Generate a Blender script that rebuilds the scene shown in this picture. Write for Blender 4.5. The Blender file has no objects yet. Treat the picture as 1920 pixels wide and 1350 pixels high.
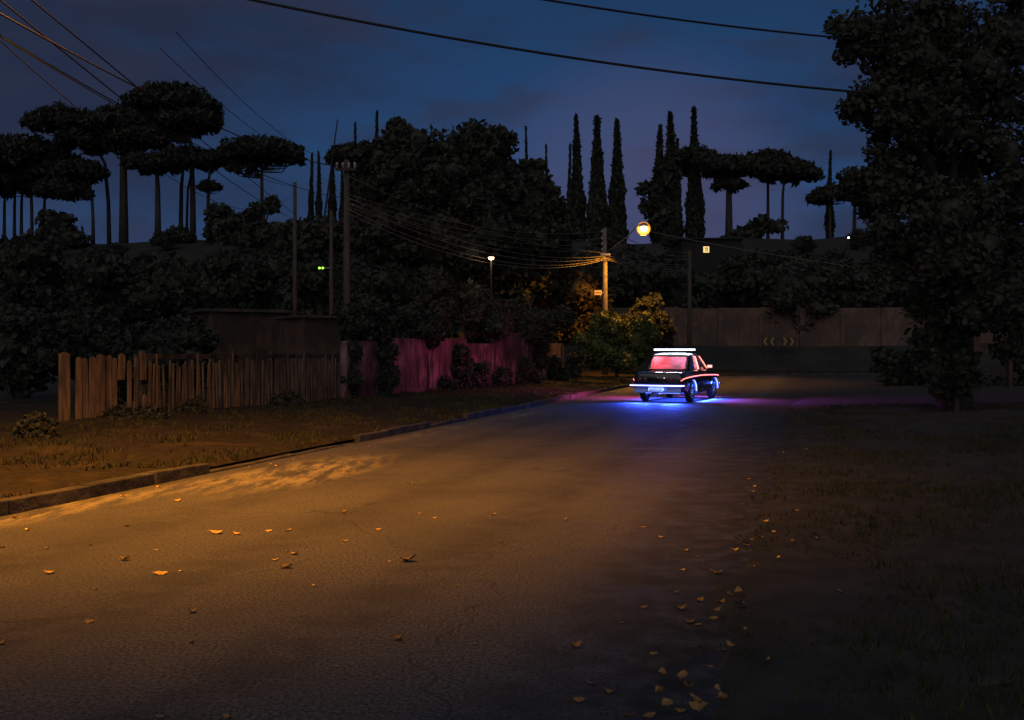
import bpy, bmesh, math, random
import numpy as np
from mathutils import Vector, Matrix, Euler
from math import sin, cos, pi, radians, sqrt, atan2, exp
random.seed(7)
RNG = np.random.default_rng(7)
S = bpy.context.scene
COL = S.collection

# ------------------------------------------------------------------ camera
F, W, H, HZ, EYE = 1866.7, 1920.0, 1350.0, 655.0, 1.5
cd = bpy.data.cameras.new('camera'); cd.lens = 35.0; cd.sensor_width = 36.0; cd.sensor_fit = 'HORIZONTAL'
cd.shift_y = (HZ - H / 2) / W
cd.clip_start = 0.1; cd.clip_end = 3000
cam = bpy.data.objects.new('camera', cd); COL.objects.link(cam)
cam.location = (0, 0, EYE); cam.rotation_euler = (radians(90), 0, 0)
S.camera = cam

# ------------------------------------------------------------------ world (late dusk sky with broken cloud)
wd = bpy.data.worlds.new('World'); S.world = wd; wd.use_nodes = True
nt = wd.node_tree; nt.nodes.clear()
def wn(t, **k):
    n = nt.nodes.new(t)
    for a, b in k.items(): setattr(n, a, b)
    return n
tc = wn('ShaderNodeTexCoord'); sep = wn('ShaderNodeSeparateXYZ'); nt.links.new(tc.outputs['Generated'], sep.inputs[0])
ramp = wn('ShaderNodeValToRGB')
nt.links.new(sep.outputs['Z'], ramp.inputs[0])
cr = ramp.color_ramp
cr.elements[0].position = 0.0;  cr.elements[0].color = (.038, .050, .115, 1)
cr.elements[1].position = 1.0;  cr.elements[1].color = (.014, .024, .048, 1)
for p, c in ((.09, (.030, .058, .145)), (.17, (.020, .066, .175)), (.25, (.016, .052, .140)), (.34, (.012, .040, .105))):
    e = cr.elements.new(p); e.color = (*c, 1)
def cloud(scale, loc, lo, hi, detail=5):
    mp = wn('ShaderNodeMapping'); mp.inputs['Scale'].default_value = scale; mp.inputs['Location'].default_value = loc
    nt.links.new(tc.outputs['Generated'], mp.inputs[0])
    nz = wn('ShaderNodeTexNoise'); nz.inputs['Scale'].default_value = 1; nz.inputs['Detail'].default_value = detail; nz.inputs['Roughness'].default_value = .55
    nt.links.new(mp.outputs[0], nz.inputs['Vector'])
    mr = wn('ShaderNodeMapRange'); mr.inputs['From Min'].default_value = lo; mr.inputs['From Max'].default_value = hi
    mr.interpolation_type = 'SMOOTHSTEP'
    nt.links.new(nz.outputs['Fac'], mr.inputs['Value']); return mr.outputs[0]
def wmix(fac, a, b, mode='MIX'):
    m = wn('ShaderNodeMix', data_type='RGBA', blend_type=mode)
    if hasattr(fac, 'node'): nt.links.new(fac, m.inputs[0])
    else: m.inputs[0].default_value = fac
    for i, v in ((6, a), (7, b)):
        if hasattr(v, 'node'): nt.links.new(v, m.inputs[i])
        else: m.inputs[i].default_value = (*v, 1)
    return m.outputs[2]
def wmath(op, a, b=None, clamp=False):
    m = wn('ShaderNodeMath', operation=op); m.use_clamp = clamp
    for i, v in enumerate((a, b)):
        if v is None: continue
        if hasattr(v, 'node'): nt.links.new(v, m.inputs[i])
        else: m.inputs[i].default_value = v
    return m.outputs[0]
# more cloud towards the left (west) of the street
lf = wmath('SUBTRACT', wmath('MULTIPLY', wmath('ABSOLUTE', wmath('ADD', sep.outputs['X'], -.10)), 2.3), .32)
hz_ = wn('ShaderNodeMapRange', interpolation_type='SMOOTHSTEP'); hz_.inputs['From Min'].default_value = .10; hz_.inputs['From Max'].default_value = .24; nt.links.new(sep.outputs['Z'], hz_.inputs['Value'])
lf = wmath('MULTIPLY', lf, hz_.outputs[0])
c1 = cloud((3.2, 2.0, 9.0), (0.3, 1.7, .2), .40, .66)
c1b = wmath('ADD', wmath('MULTIPLY', c1, .62), lf, True)
col = wmix(wmath('MULTIPLY', c1b, .85), ramp.outputs[0], (.018, .021, .042))
c2 = cloud((5.5, 3.0, 19.0), (5.3, .4, 2.2), .47, .66)
col = wmix(wmath('MULTIPLY', c2, .62), col, (.026, .031, .062))
# town glow low behind the street lamp
gd = wn('ShaderNodeVectorMath', operation='DOT_PRODUCT'); gd.inputs[1].default_value = Vector((.13, 1, .13)).normalized()
nt.links.new(tc.outputs['Generated'], gd.inputs[0])
gm = wn('ShaderNodeMapRange', interpolation_type='SMOOTHSTEP'); gm.inputs['From Min'].default_value = .982; gm.inputs['From Max'].default_value = 1.0
nt.links.new(gd.outputs['Value'], gm.inputs['Value'])
col = wmix(wmath('MULTIPLY', gm.outputs[0], .5), col, (.085, .075, .155))
bg = wn('ShaderNodeBackground'); nt.links.new(col, bg.inputs[0]); bg.inputs[1].default_value = 1.0
wo = wn('ShaderNodeOutputWorld'); nt.links.new(bg.outputs[0], wo.inputs[0])

# ------------------------------------------------------------------ faint, very soft fill sun added behind the camera to lift the darks
sd = bpy.data.lights.new('fill_sun', 'SUN'); sd.energy = .50; sd.angle = radians(80); sd.color = (1.0, .92, .82)
so = bpy.data.objects.new('fill_sun', sd); COL.objects.link(so)
so.rotation_euler = Vector((.15, .8, -.6)).to_track_quat('-Z', 'Y').to_euler()

S.view_settings.view_transform = 'Standard'; S.view_settings.look = 'None'
S.view_settings.exposure = 0; S.view_settings.gamma = 1
S.cycles.use_denoising = True
S.cycles.max_bounces = 6; S.cycles.transparent_max_bounces = 12
S.cycles.sample_clamp_indirect = 2.0; S.cycles.sample_clamp_direct = 0

# ------------------------------------------------------------------ helpers
def P(px, py, Y): return Vector(((px - W / 2) / F * Y, Y, EYE + (HZ - py) / F * Y))
def G(px, py, z=0.0):
    Y = F * (EYE - z) / (py - HZ); return Vector(((px - W / 2) / F * Y, Y, z))
def tag(o, label=None, cat=None, group=None, kind=None):
    if label: o['label'] = label
    if cat: o['category'] = cat
    if group: o['group'] = group
    if kind: o['kind'] = kind
    return o
def empty(name, loc, label, cat, rz=0, group=None):
    o = bpy.data.objects.new(name, None); COL.objects.link(o); o.location = loc; o.rotation_euler = (0, 0, rz)
    o.empty_display_size = .3
    return tag(o, label, cat, group)
def copy_tree(o, parent=None):
    c = o.copy(); COL.objects.link(c)
    if parent is not None: c.parent = parent
    for ch in list(o.children): copy_tree(ch, c)
    return c
def link(name, me, m, parent=None, loc=(0, 0, 0)):
    if m is not None and not me.materials: me.materials.append(m)
    o = bpy.data.objects.new(name, me); COL.objects.link(o); o.location = loc
    if parent is not None: o.parent = parent
    return o
class MB:
    def __init__(s): s.v = []; s.f = []
    def add(s, v, f):
        n = len(s.v); s.v += [tuple(p) for p in v]; s.f += [tuple(i + n for i in q) for q in f]; return s
    def box(s, c, d, rot=None):
        x, y, z = (k / 2 for k in d)
        v = [Vector((a, b, e)) for a in (-x, x) for b in (-y, y) for e in (-z, z)]
        if rot is not None: v = [rot @ p for p in v]
        v = [p + Vector(c) for p in v]
        return s.add(v, [(0, 1, 3, 2), (4, 6, 7, 5), (0, 4, 5, 1), (2, 3, 7, 6), (0, 2, 6, 4), (1, 5, 7, 3)])
    def tube(s, pts, r, n=8, cap=True):
        pts = [Vector(p) for p in pts]; rs = r if isinstance(r, (list, tuple)) else [r] * len(pts)
        v = []; f = []; up = None
        for i, p in enumerate(pts):
            t = (pts[min(i + 1, len(pts) - 1)] - pts[max(i - 1, 0)]).normalized()
            if up is None:
                up = Vector((0, 0, 1)) if abs(t.z) < .9 else Vector((1, 0, 0))
            a = t.cross(up).normalized(); b = a.cross(t).normalized(); up = b
            for k in range(n):
                an = 2 * pi * k / n; v.append(p + (a * cos(an) + b * sin(an)) * rs[i])
        for i in range(len(pts) - 1):
            for k in range(n):
                k2 = (k + 1) % n; f.append((i * n + k, i * n + k2, (i + 1) * n + k2, (i + 1) * n + k))
        if cap: f.append(tuple(range(n))[::-1]); f.append(tuple((len(pts) - 1) * n + k for k in range(n)))
        return s.add(v, f)
    def lathe(s, prof, c=(0, 0, 0), axis='Z', n=24):
        v = []; f = []; m = len(prof)
        for k in range(n):
            a = 2 * pi * k / n
            for r, h in prof:
                if axis == 'Z': p = (r * cos(a), r * sin(a), h)
                elif axis == 'X': p = (h, r * cos(a), r * sin(a))
                else: p = (r * cos(a), h, r * sin(a))
                v.append(Vector(p) + Vector(c))
        for k in range(n):
            k2 = (k + 1) % n
            for j in range(m - 1): f.append((k * m + j, k2 * m + j, k2 * m + j + 1, k * m + j + 1))
        return s.add(v, f)
    def prism(s, poly, ext, conv):   # poly list of 2D, ext (a,b), conv(u,v,t)->3D
        n = len(poly)
        v = [conv(u, w, ext[0]) for u, w in poly] + [conv(u, w, ext[1]) for u, w in poly]
        f = [tuple(range(n))[::-1], tuple(range(n, 2 * n))] + [(i, (i + 1) % n, n + (i + 1) % n, n + i) for i in range(n)]
        return s.add(v, f)
    def mesh(s, name, smooth=False):
        me = bpy.data.meshes.new(name); me.from_pydata(s.v, [], s.f)
        bm = bmesh.new(); bm.from_mesh(me); bmesh.ops.recalc_face_normals(bm, faces=bm.faces); bm.to_mesh(me); bm.free()
        if smooth: me.polygons.foreach_set('use_smooth', [True] * len(me.polygons))
        me.update(); return me
    def build(s, name, m, parent=None, loc=(0, 0, 0), smooth=False, bevel=0):
        o = link(name, s.mesh(name, smooth), m, parent, loc)
        if bevel:
            b = o.modifiers.new('bevel', 'BEVEL'); b.width = bevel; b.segments = 2; b.limit_method = 'ANGLE'
        return o

# ------------------------------------------------------------------ materials
def mat(name, c1, c2=None, scale=5, rough=.8, bump=0, bscale=None, metallic=0, spec=.5, detail=6, lo=.35, hi=.65, stretch=None, coat=0):
    m = bpy.data.materials.new(name); m.use_nodes = True; t = m.node_tree; b = t.nodes['Principled BSDF']
    b.inputs['Roughness'].default_value = rough; b.inputs['Metallic'].default_value = metallic
    b.inputs['Specular IOR Level'].default_value = spec; b.inputs['Coat Weight'].default_value = coat
    b.inputs['Base Color'].default_value = (*c1, 1)
    if c2 is not None or bump:
        tcn = t.nodes.new('ShaderNodeTexCoord'); mp = t.nodes.new('ShaderNodeMapping')
        t.links.new(tcn.outputs['Object'], mp.inputs[0])
        if stretch: mp.inputs['Scale'].default_value = stretch
    if c2 is not None:
        nz = t.nodes.new('ShaderNodeTexNoise'); nz.inputs['Scale'].default_value = scale; nz.inputs['Detail'].default_value = detail
        t.links.new(mp.outputs[0], nz.inputs['Vector'])
        mr = t.nodes.new('ShaderNodeMapRange'); mr.inputs['From Min'].default_value = lo; mr.inputs['From Max'].default_value = hi
        t.links.new(nz.outputs['Fac'], mr.inputs['Value'])
        mx = t.nodes.new('ShaderNodeMix'); mx.data_type = 'RGBA'; mx.inputs[6].default_value = (*c1, 1); mx.inputs[7].default_value = (*c2, 1)
        t.links.new(mr.outputs[0], mx.inputs[0]); t.links.new(mx.outputs[2], b.inputs['Base Color'])
    if bump:
        n2 = t.nodes.new('ShaderNodeTexNoise'); n2.inputs['Scale'].default_value = bscale or scale * 4; n2.inputs['Detail'].default_value = 4
        t.links.new(mp.outputs[0], n2.inputs['Vector'])
        bp = t.nodes.new('ShaderNodeBump'); bp.inputs['Strength'].default_value = bump; bp.inputs['Distance'].default_value = .02
        t.links.new(n2.outputs['Fac'], bp.inputs['Height']); t.links.new(bp.outputs[0], b.inputs['Normal'])
    return m
def emis(name, c, s, base=(.8, .8, .8), sample=True):
    m = bpy.data.materials.new(name); m.use_nodes = True; b = m.node_tree.nodes['Principled BSDF']
    b.inputs['Base Color'].default_value = (*base, 1); b.inputs['Emission Color'].default_value = (*c, 1); b.inputs['Emission Strength'].default_value = s
    if not sample: m.cycles.emission_sampling = 'NONE'
    return m
def foliage(name, c1, c2):
    m = mat(name, c1, c2, scale=1.3, rough=.65, spec=.25, detail=3)
    return m
M = {}
M['leaf_dark'] = foliage('dark_foliage', (.034, .038, .026), (.046, .050, .035))
M['leaf_pine'] = foliage('araucaria_needles', (.032, .036, .025), (.044, .048, .034))
M['leaf_cypress'] = foliage('cypress_foliage', (.030, .035, .024), (.042, .046, .032))
M['leaf_bush'] = foliage('bush_leaves', (.05, .07, .022), (.11, .12, .035))
M['leaf_red'] = foliage('reddish_leaves', (.06, .035, .025), (.07, .07, .03))
M['bark'] = mat('bark', (.035, .028, .022), (.07, .058, .048), scale=6, rough=.95, bump=.6, stretch=(1, 1, .3))
M['pole_wood'] = mat('weathered_pole', (.055, .042, .034), (.10, .078, .06), scale=4, rough=.9, bump=.3, stretch=(4, 4, .4))
M['pole_concrete'] = mat('pole_concrete', (.13, .115, .10), (.20, .18, .16), scale=6, rough=.9, bump=.2)
M['wood'] = mat('old_picket_wood', (.07, .045, .026), (.24, .16, .095), scale=3, rough=.9, bump=.4, stretch=(3, 3, .6))
M['wood_dark'] = mat('dark_rail_wood', (.035, .028, .022), (.075, .058, .042), scale=4, rough=.9, bump=.3)
M['metal'] = mat('galvanised_metal', (.32, .32, .32), (.42, .41, .4), scale=10, rough=.45, metallic=.8)
M['cable'] = mat('cable_sheath', (.025, .024, .023), rough=.6, spec=.2)
M['wire'] = mat('bare_wire', (.20, .18, .16), rough=.45, spec=.5)
M['ceramic'] = mat('insulator_ceramic', (.35, .3, .26), rough=.25)
M['kerb'] = mat('kerb_concrete', (.024, .022, .019), (.085, .072, .056), scale=3, rough=.95, bump=.7, bscale=14)
M['leaf_fall'] = mat('fallen_leaf_yellow', (.70, .36, .035), (.85, .52, .08), scale=30, rough=.6)
M['leaf_brown'] = mat('fallen_leaf_brown', (.20, .10, .03), (.34, .19, .06), scale=30, rough=.7)
M['grass'] = mat('grass_blades', (.030, .034, .014), (.065, .058, .024), scale=2, rough=.75, spec=.2)
M['black_iron'] = mat('black_iron', (.02, .02, .02), rough=.6)

def nodes_of(m): return m.node_tree, m.node_tree.nodes['Principled BSDF']
class NB:
    def __init__(s, m): s.t, s.b = nodes_of(m); tcn = s.n('ShaderNodeTexCoord'); s.pos = tcn.outputs['Object']
    def n(s, k, **kw):
        x = s.t.nodes.new(k)
        for a, b in kw.items(): setattr(x, a, b)
        return x
    def put(s, sock, v):
        if hasattr(v, 'node'): s.t.links.new(v, sock)
        elif isinstance(v, tuple) and len(v) == 3 and sock.type == 'RGBA': sock.default_value = (*v, 1)
        else: sock.default_value = v
    def noise(s, scale, detail=5, vscale=(1, 1, 1), loc=(0, 0, 0), rough=.55, rz=0):
        mp = s.n('ShaderNodeMapping'); mp.inputs['Scale'].default_value = vscale; mp.inputs['Location'].default_value = loc; mp.inputs['Rotation'].default_value = (0, 0, rz)
        s.t.links.new(s.pos, mp.inputs[0])
        z = s.n('ShaderNodeTexNoise'); z.inputs['Scale'].default_value = scale; z.inputs['Detail'].default_value = detail; z.inputs['Roughness'].default_value = rough
        s.t.links.new(mp.outputs[0], z.inputs['Vector']); return z.outputs['Fac']
    def rng(s, v, a, b, c=0., d=1.):
        r = s.n('ShaderNodeMapRange', interpolation_type='SMOOTHSTEP')
        for k, x in (('Value', v), ('From Min', a), ('From Max', b), ('To Min', c), ('To Max', d)): s.put(r.inputs[k], x)
        return r.outputs[0]
    def math(s, op, a, b=0.0, clamp=False):
        m = s.n('ShaderNodeMath', operation=op); m.use_clamp = clamp; s.put(m.inputs[0], a); s.put(m.inputs[1], b); return m.outputs[0]
    def mix(s, f, a, b):
        m = s.n('ShaderNodeMix', data_type='RGBA'); s.put(m.inputs[0], f); s.put(m.inputs[6], a); s.put(m.inputs[7], b); return m.outputs[2]
    def ell(s, cx, cy, ax, ay, rz=0):     # soft ellipse mask on the ground plane
        mp = s.n('ShaderNodeMapping', vector_type='TEXTURE'); mp.inputs['Location'].default_value = (cx, cy, 0); mp.inputs['Rotation'].default_value = (0, 0, rz); mp.inputs['Scale'].default_value = (ax, ay, 1e5)
        s.t.links.new(s.pos, mp.inputs[0]); l = s.n('ShaderNodeVectorMath', operation='LENGTH'); s.t.links.new(mp.outputs[0], l.inputs[0]); return l.outputs['Value']
    def bump(s, h, st, dist):
        b = s.n('ShaderNodeBump'); b.inputs['Strength'].default_value = st; b.inputs['Distance'].default_value = dist; s.put(b.inputs['Height'], h); s.t.links.new(b.outputs[0], s.b.inputs['Normal'])

# asphalt: coarse worn aggregate, patches, sand blown against the kerb
KD = Vector((.3, 1, 0)).normalized(); KR = -atan2(.3, 1)
def asphalt():
    m = mat('worn_asphalt', (.05, .05, .05), rough=.8, spec=.35); n = NB(m)
    agg = n.noise(48, 4, rough=.85); big = n.noise(.45, 4); mid = n.noise(2.6, 5, loc=(3, 1, 0))
    c = n.mix(n.rng(agg, .36, .64), (.008, .0075, .007), (.185, .168, .148))
    c = n.mix(n.rng(big, .4, .65, 0, .45), c, (.045, .042, .040))
    c = n.mix(n.rng(mid, .48, .72, 0, .35), c, (.10, .093, .082))
    sp = n.n('ShaderNodeSeparateXYZ'); n.t.links.new(n.pos, sp.inputs[0]); u_ = n.math('SUBTRACT', sp.outputs['X'], n.math('MULTIPLY', sp.outputs['Y'], .3))
    for uc in (-5.6, -4.1, -2.6, -1.2):
        c = n.mix(n.math('MULTIPLY', n.rng(n.math('ABSOLUTE', n.math('SUBTRACT', u_, uc)), .45, .05), n.rng(mid, .35, .6, .12, .45)), c, (.028, .026, .025))
    # sand fans along the left kerb
    st = n.noise(2.2, 6, vscale=(2.6, .55, 1), rz=-.32, rough=.7)
    for (cx, cy, ax, ay, g) in ((-2.55, 12.1, .85, 2.3, .75), (-4.25, 9.4, .45, 1.5, .7), (-3.55, 10.9, .3, 1.6, .5), (.1, 22.6, .35, 2.6, .45), (-1.4, 18.2, .3, 3.2, .3)):
        e = n.ell(cx, cy, ax, ay, KR); f = n.rng(e, 1.15, .35)
        f = n.math('MULTIPLY', f, n.rng(st, .42, .6)); f = n.math('MULTIPLY', f, g)
        c = n.mix(f, c, (.36, .29, .16))
    c = n.mix(n.math('MULTIPLY', n.rng(n.math('ADD', u_, n.math('MULTIPLY', mid, 1.2)), -1.1, .1), n.rng(n.noise(6, 5), .3, .6, .35, .95)), c, (.024, .021, .016))
    crack = n.n('ShaderNodeTexVoronoi', feature='DISTANCE_TO_EDGE'); crack.inputs['Scale'].default_value = .38
    mp = n.n('ShaderNodeVectorMath', operation='ADD'); n.t.links.new(n.pos, mp.inputs[0])
    wz = n.n('ShaderNodeTexNoise'); wz.inputs['Scale'].default_value = 1.4; n.t.links.new(n.pos, wz.inputs['Vector']); n.t.links.new(wz.outputs['Color'], mp.inputs[1])
    n.t.links.new(mp.outputs[0], crack.inputs['Vector'])
    ck = n.rng(crack.outputs['Distance'], .0, .006, .55, 0)
    c = n.mix(ck, c, (.015, .014, .013))
    n.put(n.b.inputs['Base Color'], c)
    n.put(n.b.inputs['Roughness'], n.rng(mid, .3, .7, .62, .85))
    n.bump(n.math('ADD', agg, n.math('MULTIPLY', mid, .8)), .28, .010)
    return m
M['asphalt'] = asphalt()
def soil():
    m = mat('verge_soil', (.05, .04, .03), rough=.95, spec=.15); n = NB(m)
    a = n.noise(1.1, 6); b = n.noise(9, 5, rough=.7); d = n.noise(.5, 4, loc=(7, 2, 0))
    c = n.mix(n.rng(b, .35, .65), (.022, .019, .012), (.044, .034, .021))
    c = n.mix(n.rng(a, .5, .68, 0, .75), c, (.075, .05, .03))
    c = n.mix(n.rng(d, .55, .7, 0, .6), c, (.03, .04, .016))
    n.put(n.b.inputs['Base Color'], c); n.bump(n.math('ADD', a, n.math('MULTIPLY', b, .6)), .8, .08)
    return m
M['soil'] = soil()
M['hill'] = mat('hillside_scrub', (.020, .019, .015), (.034, .032, .025), scale=.6, rough=1, bump=.8, bscale=2)
def plaster(name, a, b, stain):
    m = mat(name, a, rough=.9, spec=.2); n = NB(m)
    x = n.noise(1.1, 6); y = n.noise(5, 6, vscale=(1, 1, .25), rough=.7)
    c = n.mix(n.rng(x, .38, .62), a, b); c = n.mix(n.rng(y, .47, .64, 0, .85), c, stain); c = n.mix(n.rng(n.noise(.7, 6, loc=(4, 9, 2)), .5, .6, 0, .7), c, stain)
    n.put(n.b.inputs['Base Color'], c); n.bump(y, .35, .02); return m
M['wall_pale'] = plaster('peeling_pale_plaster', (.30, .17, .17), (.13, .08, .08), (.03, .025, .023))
M['wall_far'] = plaster('far_wall_plaster', (.17, .105, .08), (.13, .082, .064), (.08, .06, .05))
M['wall_house'] = plaster('brown_house_plaster', (.13, .075, .052), (.09, .055, .04), (.045, .035, .03))

# ------------------------------------------------------------------ the ground
def smooth(a, b, x):
    t = min(1, max(0, (x - a) / (b - a))); return t * t * (3 - 2 * t)
def ground_z(x, y):
    z = 1.75 * smooth(60, 65, y) * smooth(-6, 6, x)
    z += (12.2 + .9 * smooth(15, 50, x)) * smooth(68, 117, y) + 1.75 * (1 - smooth(-6, 6, x)) * smooth(68, 100, y)
    z += .25 * sin(x * .31 + y * .17) * smooth(62, 80, y)
    return z - .02
xs = np.concatenate([np.linspace(-300, -80, 8), np.linspace(-76, 76, 77), np.linspace(80, 300, 8)])
ys = np.concatenate([np.linspace(-60, -12, 5), np.linspace(-10, 130, 106), np.linspace(136, 200, 9), np.linspace(215, 320, 6)])
vv = [(x, y, ground_z(x, y)) for y in ys for x in xs]; nx = len(xs)
ff = [(j * nx + i, j * nx + i + 1, (j + 1) * nx + i + 1, (j + 1) * nx + i) for j in range(len(ys) - 1) for i in range(nx - 1)]
me = bpy.data.meshes.new('ground'); me.from_pydata(vv, [], ff); me.polygons.foreach_set('use_smooth', [True] * len(ff))
tag(link('ground', me, M['hill']), kind='structure')

def arc(p0, p1, p2, n=10):   # quadratic bend
    p0, p1, p2 = Vector(p0), Vector(p1), Vector(p2)
    return [(p0 * (1 - t) ** 2 + p1 * 2 * t * (1 - t) + p2 * t * t) for t in [i / n for i in range(n + 1)]]
kx = lambda y: -7.24 + .3 * y
rx = lambda y: -.36 + .3 * y
LP = [Vector((kx(y), y, 0)) for y in np.arange(-10, 44, 1.0)] + arc((kx(44), 44, 0), (kx(57), 58, 0), (20, 59, 0), 14) + [Vector((x, 59 + (x - 20) * .02, 0)) for x in range(24, 81, 4)]
RP = [Vector((rx(y), y, 0)) for y in np.arange(-10, 27, 1.0)] + arc((rx(27), 27, 0), (rx(42), 42, 0), (24, 43, 0), 14) + [Vector((x, 43 + (x - 24) * .02, 0)) for x in range(28, 81, 4)]
poly = LP + RP[::-1]
bm = bmesh.new(); vs = [bm.verts.new(p) for p in poly]; f = bm.faces.new(vs); bmesh.ops.triangulate(bm, faces=[f]); 
bmesh.ops.recalc_face_normals(bm, faces=bm.faces)
if bm.faces[:][0].normal.z < 0: bmesh.ops.reverse_faces(bm, faces=bm.faces)
me = bpy.data.meshes.new('road'); bm.to_mesh(me); bm.free(); tag(link('road', me, M['asphalt'], loc=(0, 0, .004)), kind='structure')

def strip(name, path, side, offs, zf, m, wob=0):
    v = []; f = []; n = len(offs)
    for i, p in enumerate(path):
        t = (path[min(i + 1, len(path) - 1)] - path[max(i - 1, 0)]).normalized(); nrm = Vector((-t.y, t.x, 0)) * side
        for k, o in enumerate(offs):
            q = p + nrm * (o + (wob * (random.uniform(-1, 1) * .4 + 2 * nz(p.x, p.y, .55, 21) + nz(p.x, p.y, 1.9, 31)) if k == 0 else 0)); v.append((q.x, q.y, zf(k, o, i, q)))
    for i in range(len(path) - 1):
        for k in range(n - 1): a = i * n + k; f.append((a, a + 1, a + n + 1, a + n) if side > 0 else (a, a + n, a + n + 1, a + 1))
    me = bpy.data.meshes.new(name); me.from_pydata(v, [], f); me.polygons.foreach_set('use_smooth', [True] * len(f)); me.update()
    if me.polygons[0].normal.z < 0: me.flip_normals()
    return link(name, me, m)
def fine(path, step):
    out = []
    for a, b in zip(path[:-1], path[1:]):
        k = max(1, int((b - a).length / step)); out += [a.lerp(b, i / k) for i in range(k)]
    return out + [path[-1]]
LPf = fine(LP, .35); RPf = fine(RP, .35)
from mathutils import noise as mnoise
def nz(x, y, s=1, o=0): return mnoise.noise(Vector((x * s + o, y * s - o, o * .37)))
def left_z(k, o, i, q):
    if k == 0: return .06
    z = .115 + .05 * nz(q.x, q.y, 1.3) + .05 * nz(q.x, q.y, .4, 5) + min(.22, o * .03)
    if o > 11: z *= max(0, 1 - (o - 11) / 3)
    return max(z, -.06)
verge = strip('verge', LPf, 1, [.1, .22, .5, .9, 1.4, 2, 2.7, 3.5, 4.5, 6, 8, 11, 14.5], left_z, M['soil'])
tag(verge, kind='structure')
def right_z(k, o, i, q):
    if k == 0: return -.03
    z = .03 + .03 * nz(q.x, q.y, 1.7, 3) + .04 * nz(q.x, q.y, .5, 8) + min(.18, o * .03)
    return max(.012, z) if o < 20 else -.05
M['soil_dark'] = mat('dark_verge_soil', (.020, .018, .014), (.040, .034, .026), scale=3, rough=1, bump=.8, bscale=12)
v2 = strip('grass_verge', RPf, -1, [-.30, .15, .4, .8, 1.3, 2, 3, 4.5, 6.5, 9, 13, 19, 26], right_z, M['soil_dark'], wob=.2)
tag(v2, kind='structure')

# broken kerb stones along the left edge
kb = MB(); kst = []
s = 0; i = 0
Lc = fine(LP, .9)
for a, b in zip(Lc[:-1], Lc[1:]):
    i += 1
    if a.y < -2: continue
    t = (b - a).normalized(); nrm = Vector((-t.y, t.x, 0)); L = (b - a).length
    drop = .07 * abs(nz(a.x, a.y, .6, 2)) + random.uniform(0, .02)
    if 11.5 < a.y < 15.5: drop += .10
    if nz(a.x, a.y, .28, 11) > .12: drop += .05
    h = max(.015, .15 - drop); c = (a + b) / 2 + nrm * (.075 + random.uniform(-.012, .012))
    rot = Euler((random.uniform(-.03, .03), random.uniform(-.02, .02), atan2(t.y, t.x) + random.uniform(-.03, .03))).to_matrix()
    kb.box((c.x, c.y, h / 2 - .02), (L * .985, .15, h + .04), rot)
o = kb.build('kerb', M['kerb'], bevel=.012); tag(o, kind='structure')

# ------------------------------------------------------------------ leaves and crowns (numpy)
def quad_mesh(name, C, size, up=0.0, long=1.6, rng=RNG, extra=None, dirs=None):
    n = len(C)
    a = rng.normal(size=(n, 3)) if dirs is None else dirs + rng.normal(size=(n, 3)) * .35
    a[:, 2] += up; a /= np.linalg.norm(a, axis=1)[:, None] + 1e-9
    b = rng.normal(size=(n, 3)); b -= (b * a).sum(1)[:, None] * a; b /= np.linalg.norm(b, axis=1)[:, None] + 1e-9
    s = size * rng.uniform(.6, 1.35, n)[:, None]
    V = np.empty((n, 4, 3)); V[:, 0] = C - a * s * long / 2; V[:, 2] = C + a * s * long / 2; V[:, 1] = C + b * s / 2 + a * s * .1; V[:, 3] = C - b * s / 2 + a * s * .1
    V = V.reshape(-1, 3); nq = n
    Vn = [V]; loops = [np.arange(4 * n)]; starts = [np.arange(n) * 4]; tot = [np.full(n, 4)]
    if extra is not None:
        ev, ef = extra; Vn.append(np.array(ev)); base = 4 * n; ls = 4 * n
        L = np.array(ef) + base; loops.append(L.reshape(-1)); k = L.shape[1]
        starts.append(ls + np.arange(len(L)) * k); tot.append(np.full(len(L), k))
    V = np.concatenate(Vn); loops = np.concatenate(loops); starts = np.concatenate(starts); tot = np.concatenate(tot)
    me = bpy.data.meshes.new(name); me.vertices.add(len(V)); me.vertices.foreach_set('co', V.reshape(-1).astype(np.float32))
    me.loops.add(len(loops)); me.loops.foreach_set('vertex_index', loops.astype(np.int32))
    me.polygons.add(len(starts)); me.polygons.foreach_set('loop_start', starts.astype(np.int32)); me.polygons.foreach_set('loop_total', tot.astype(np.int32))
    me.update(calc_edges=True); me.validate(); return me
_b = bmesh.new(); bmesh.ops.create_icosphere(_b, subdivisions=2, radius=1)
ICO_V = np.array([v.co[:] for v in _b.verts]); ICO_F = np.array([[v.index for v in f.verts] for f in _b.faces]); _b.free()
def cores(blobs, k):
    vs, fs = [], []; n = 0
    for (c, r) in blobs:
        v = ICO_V * (np.array(r) * k) * (1 + .12 * RNG.normal(size=(len(ICO_V), 1))) + np.array(c); vs.append(v); fs.append(ICO_F + n); n += len(v)
    return np.concatenate(vs), np.concatenate(fs)
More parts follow.
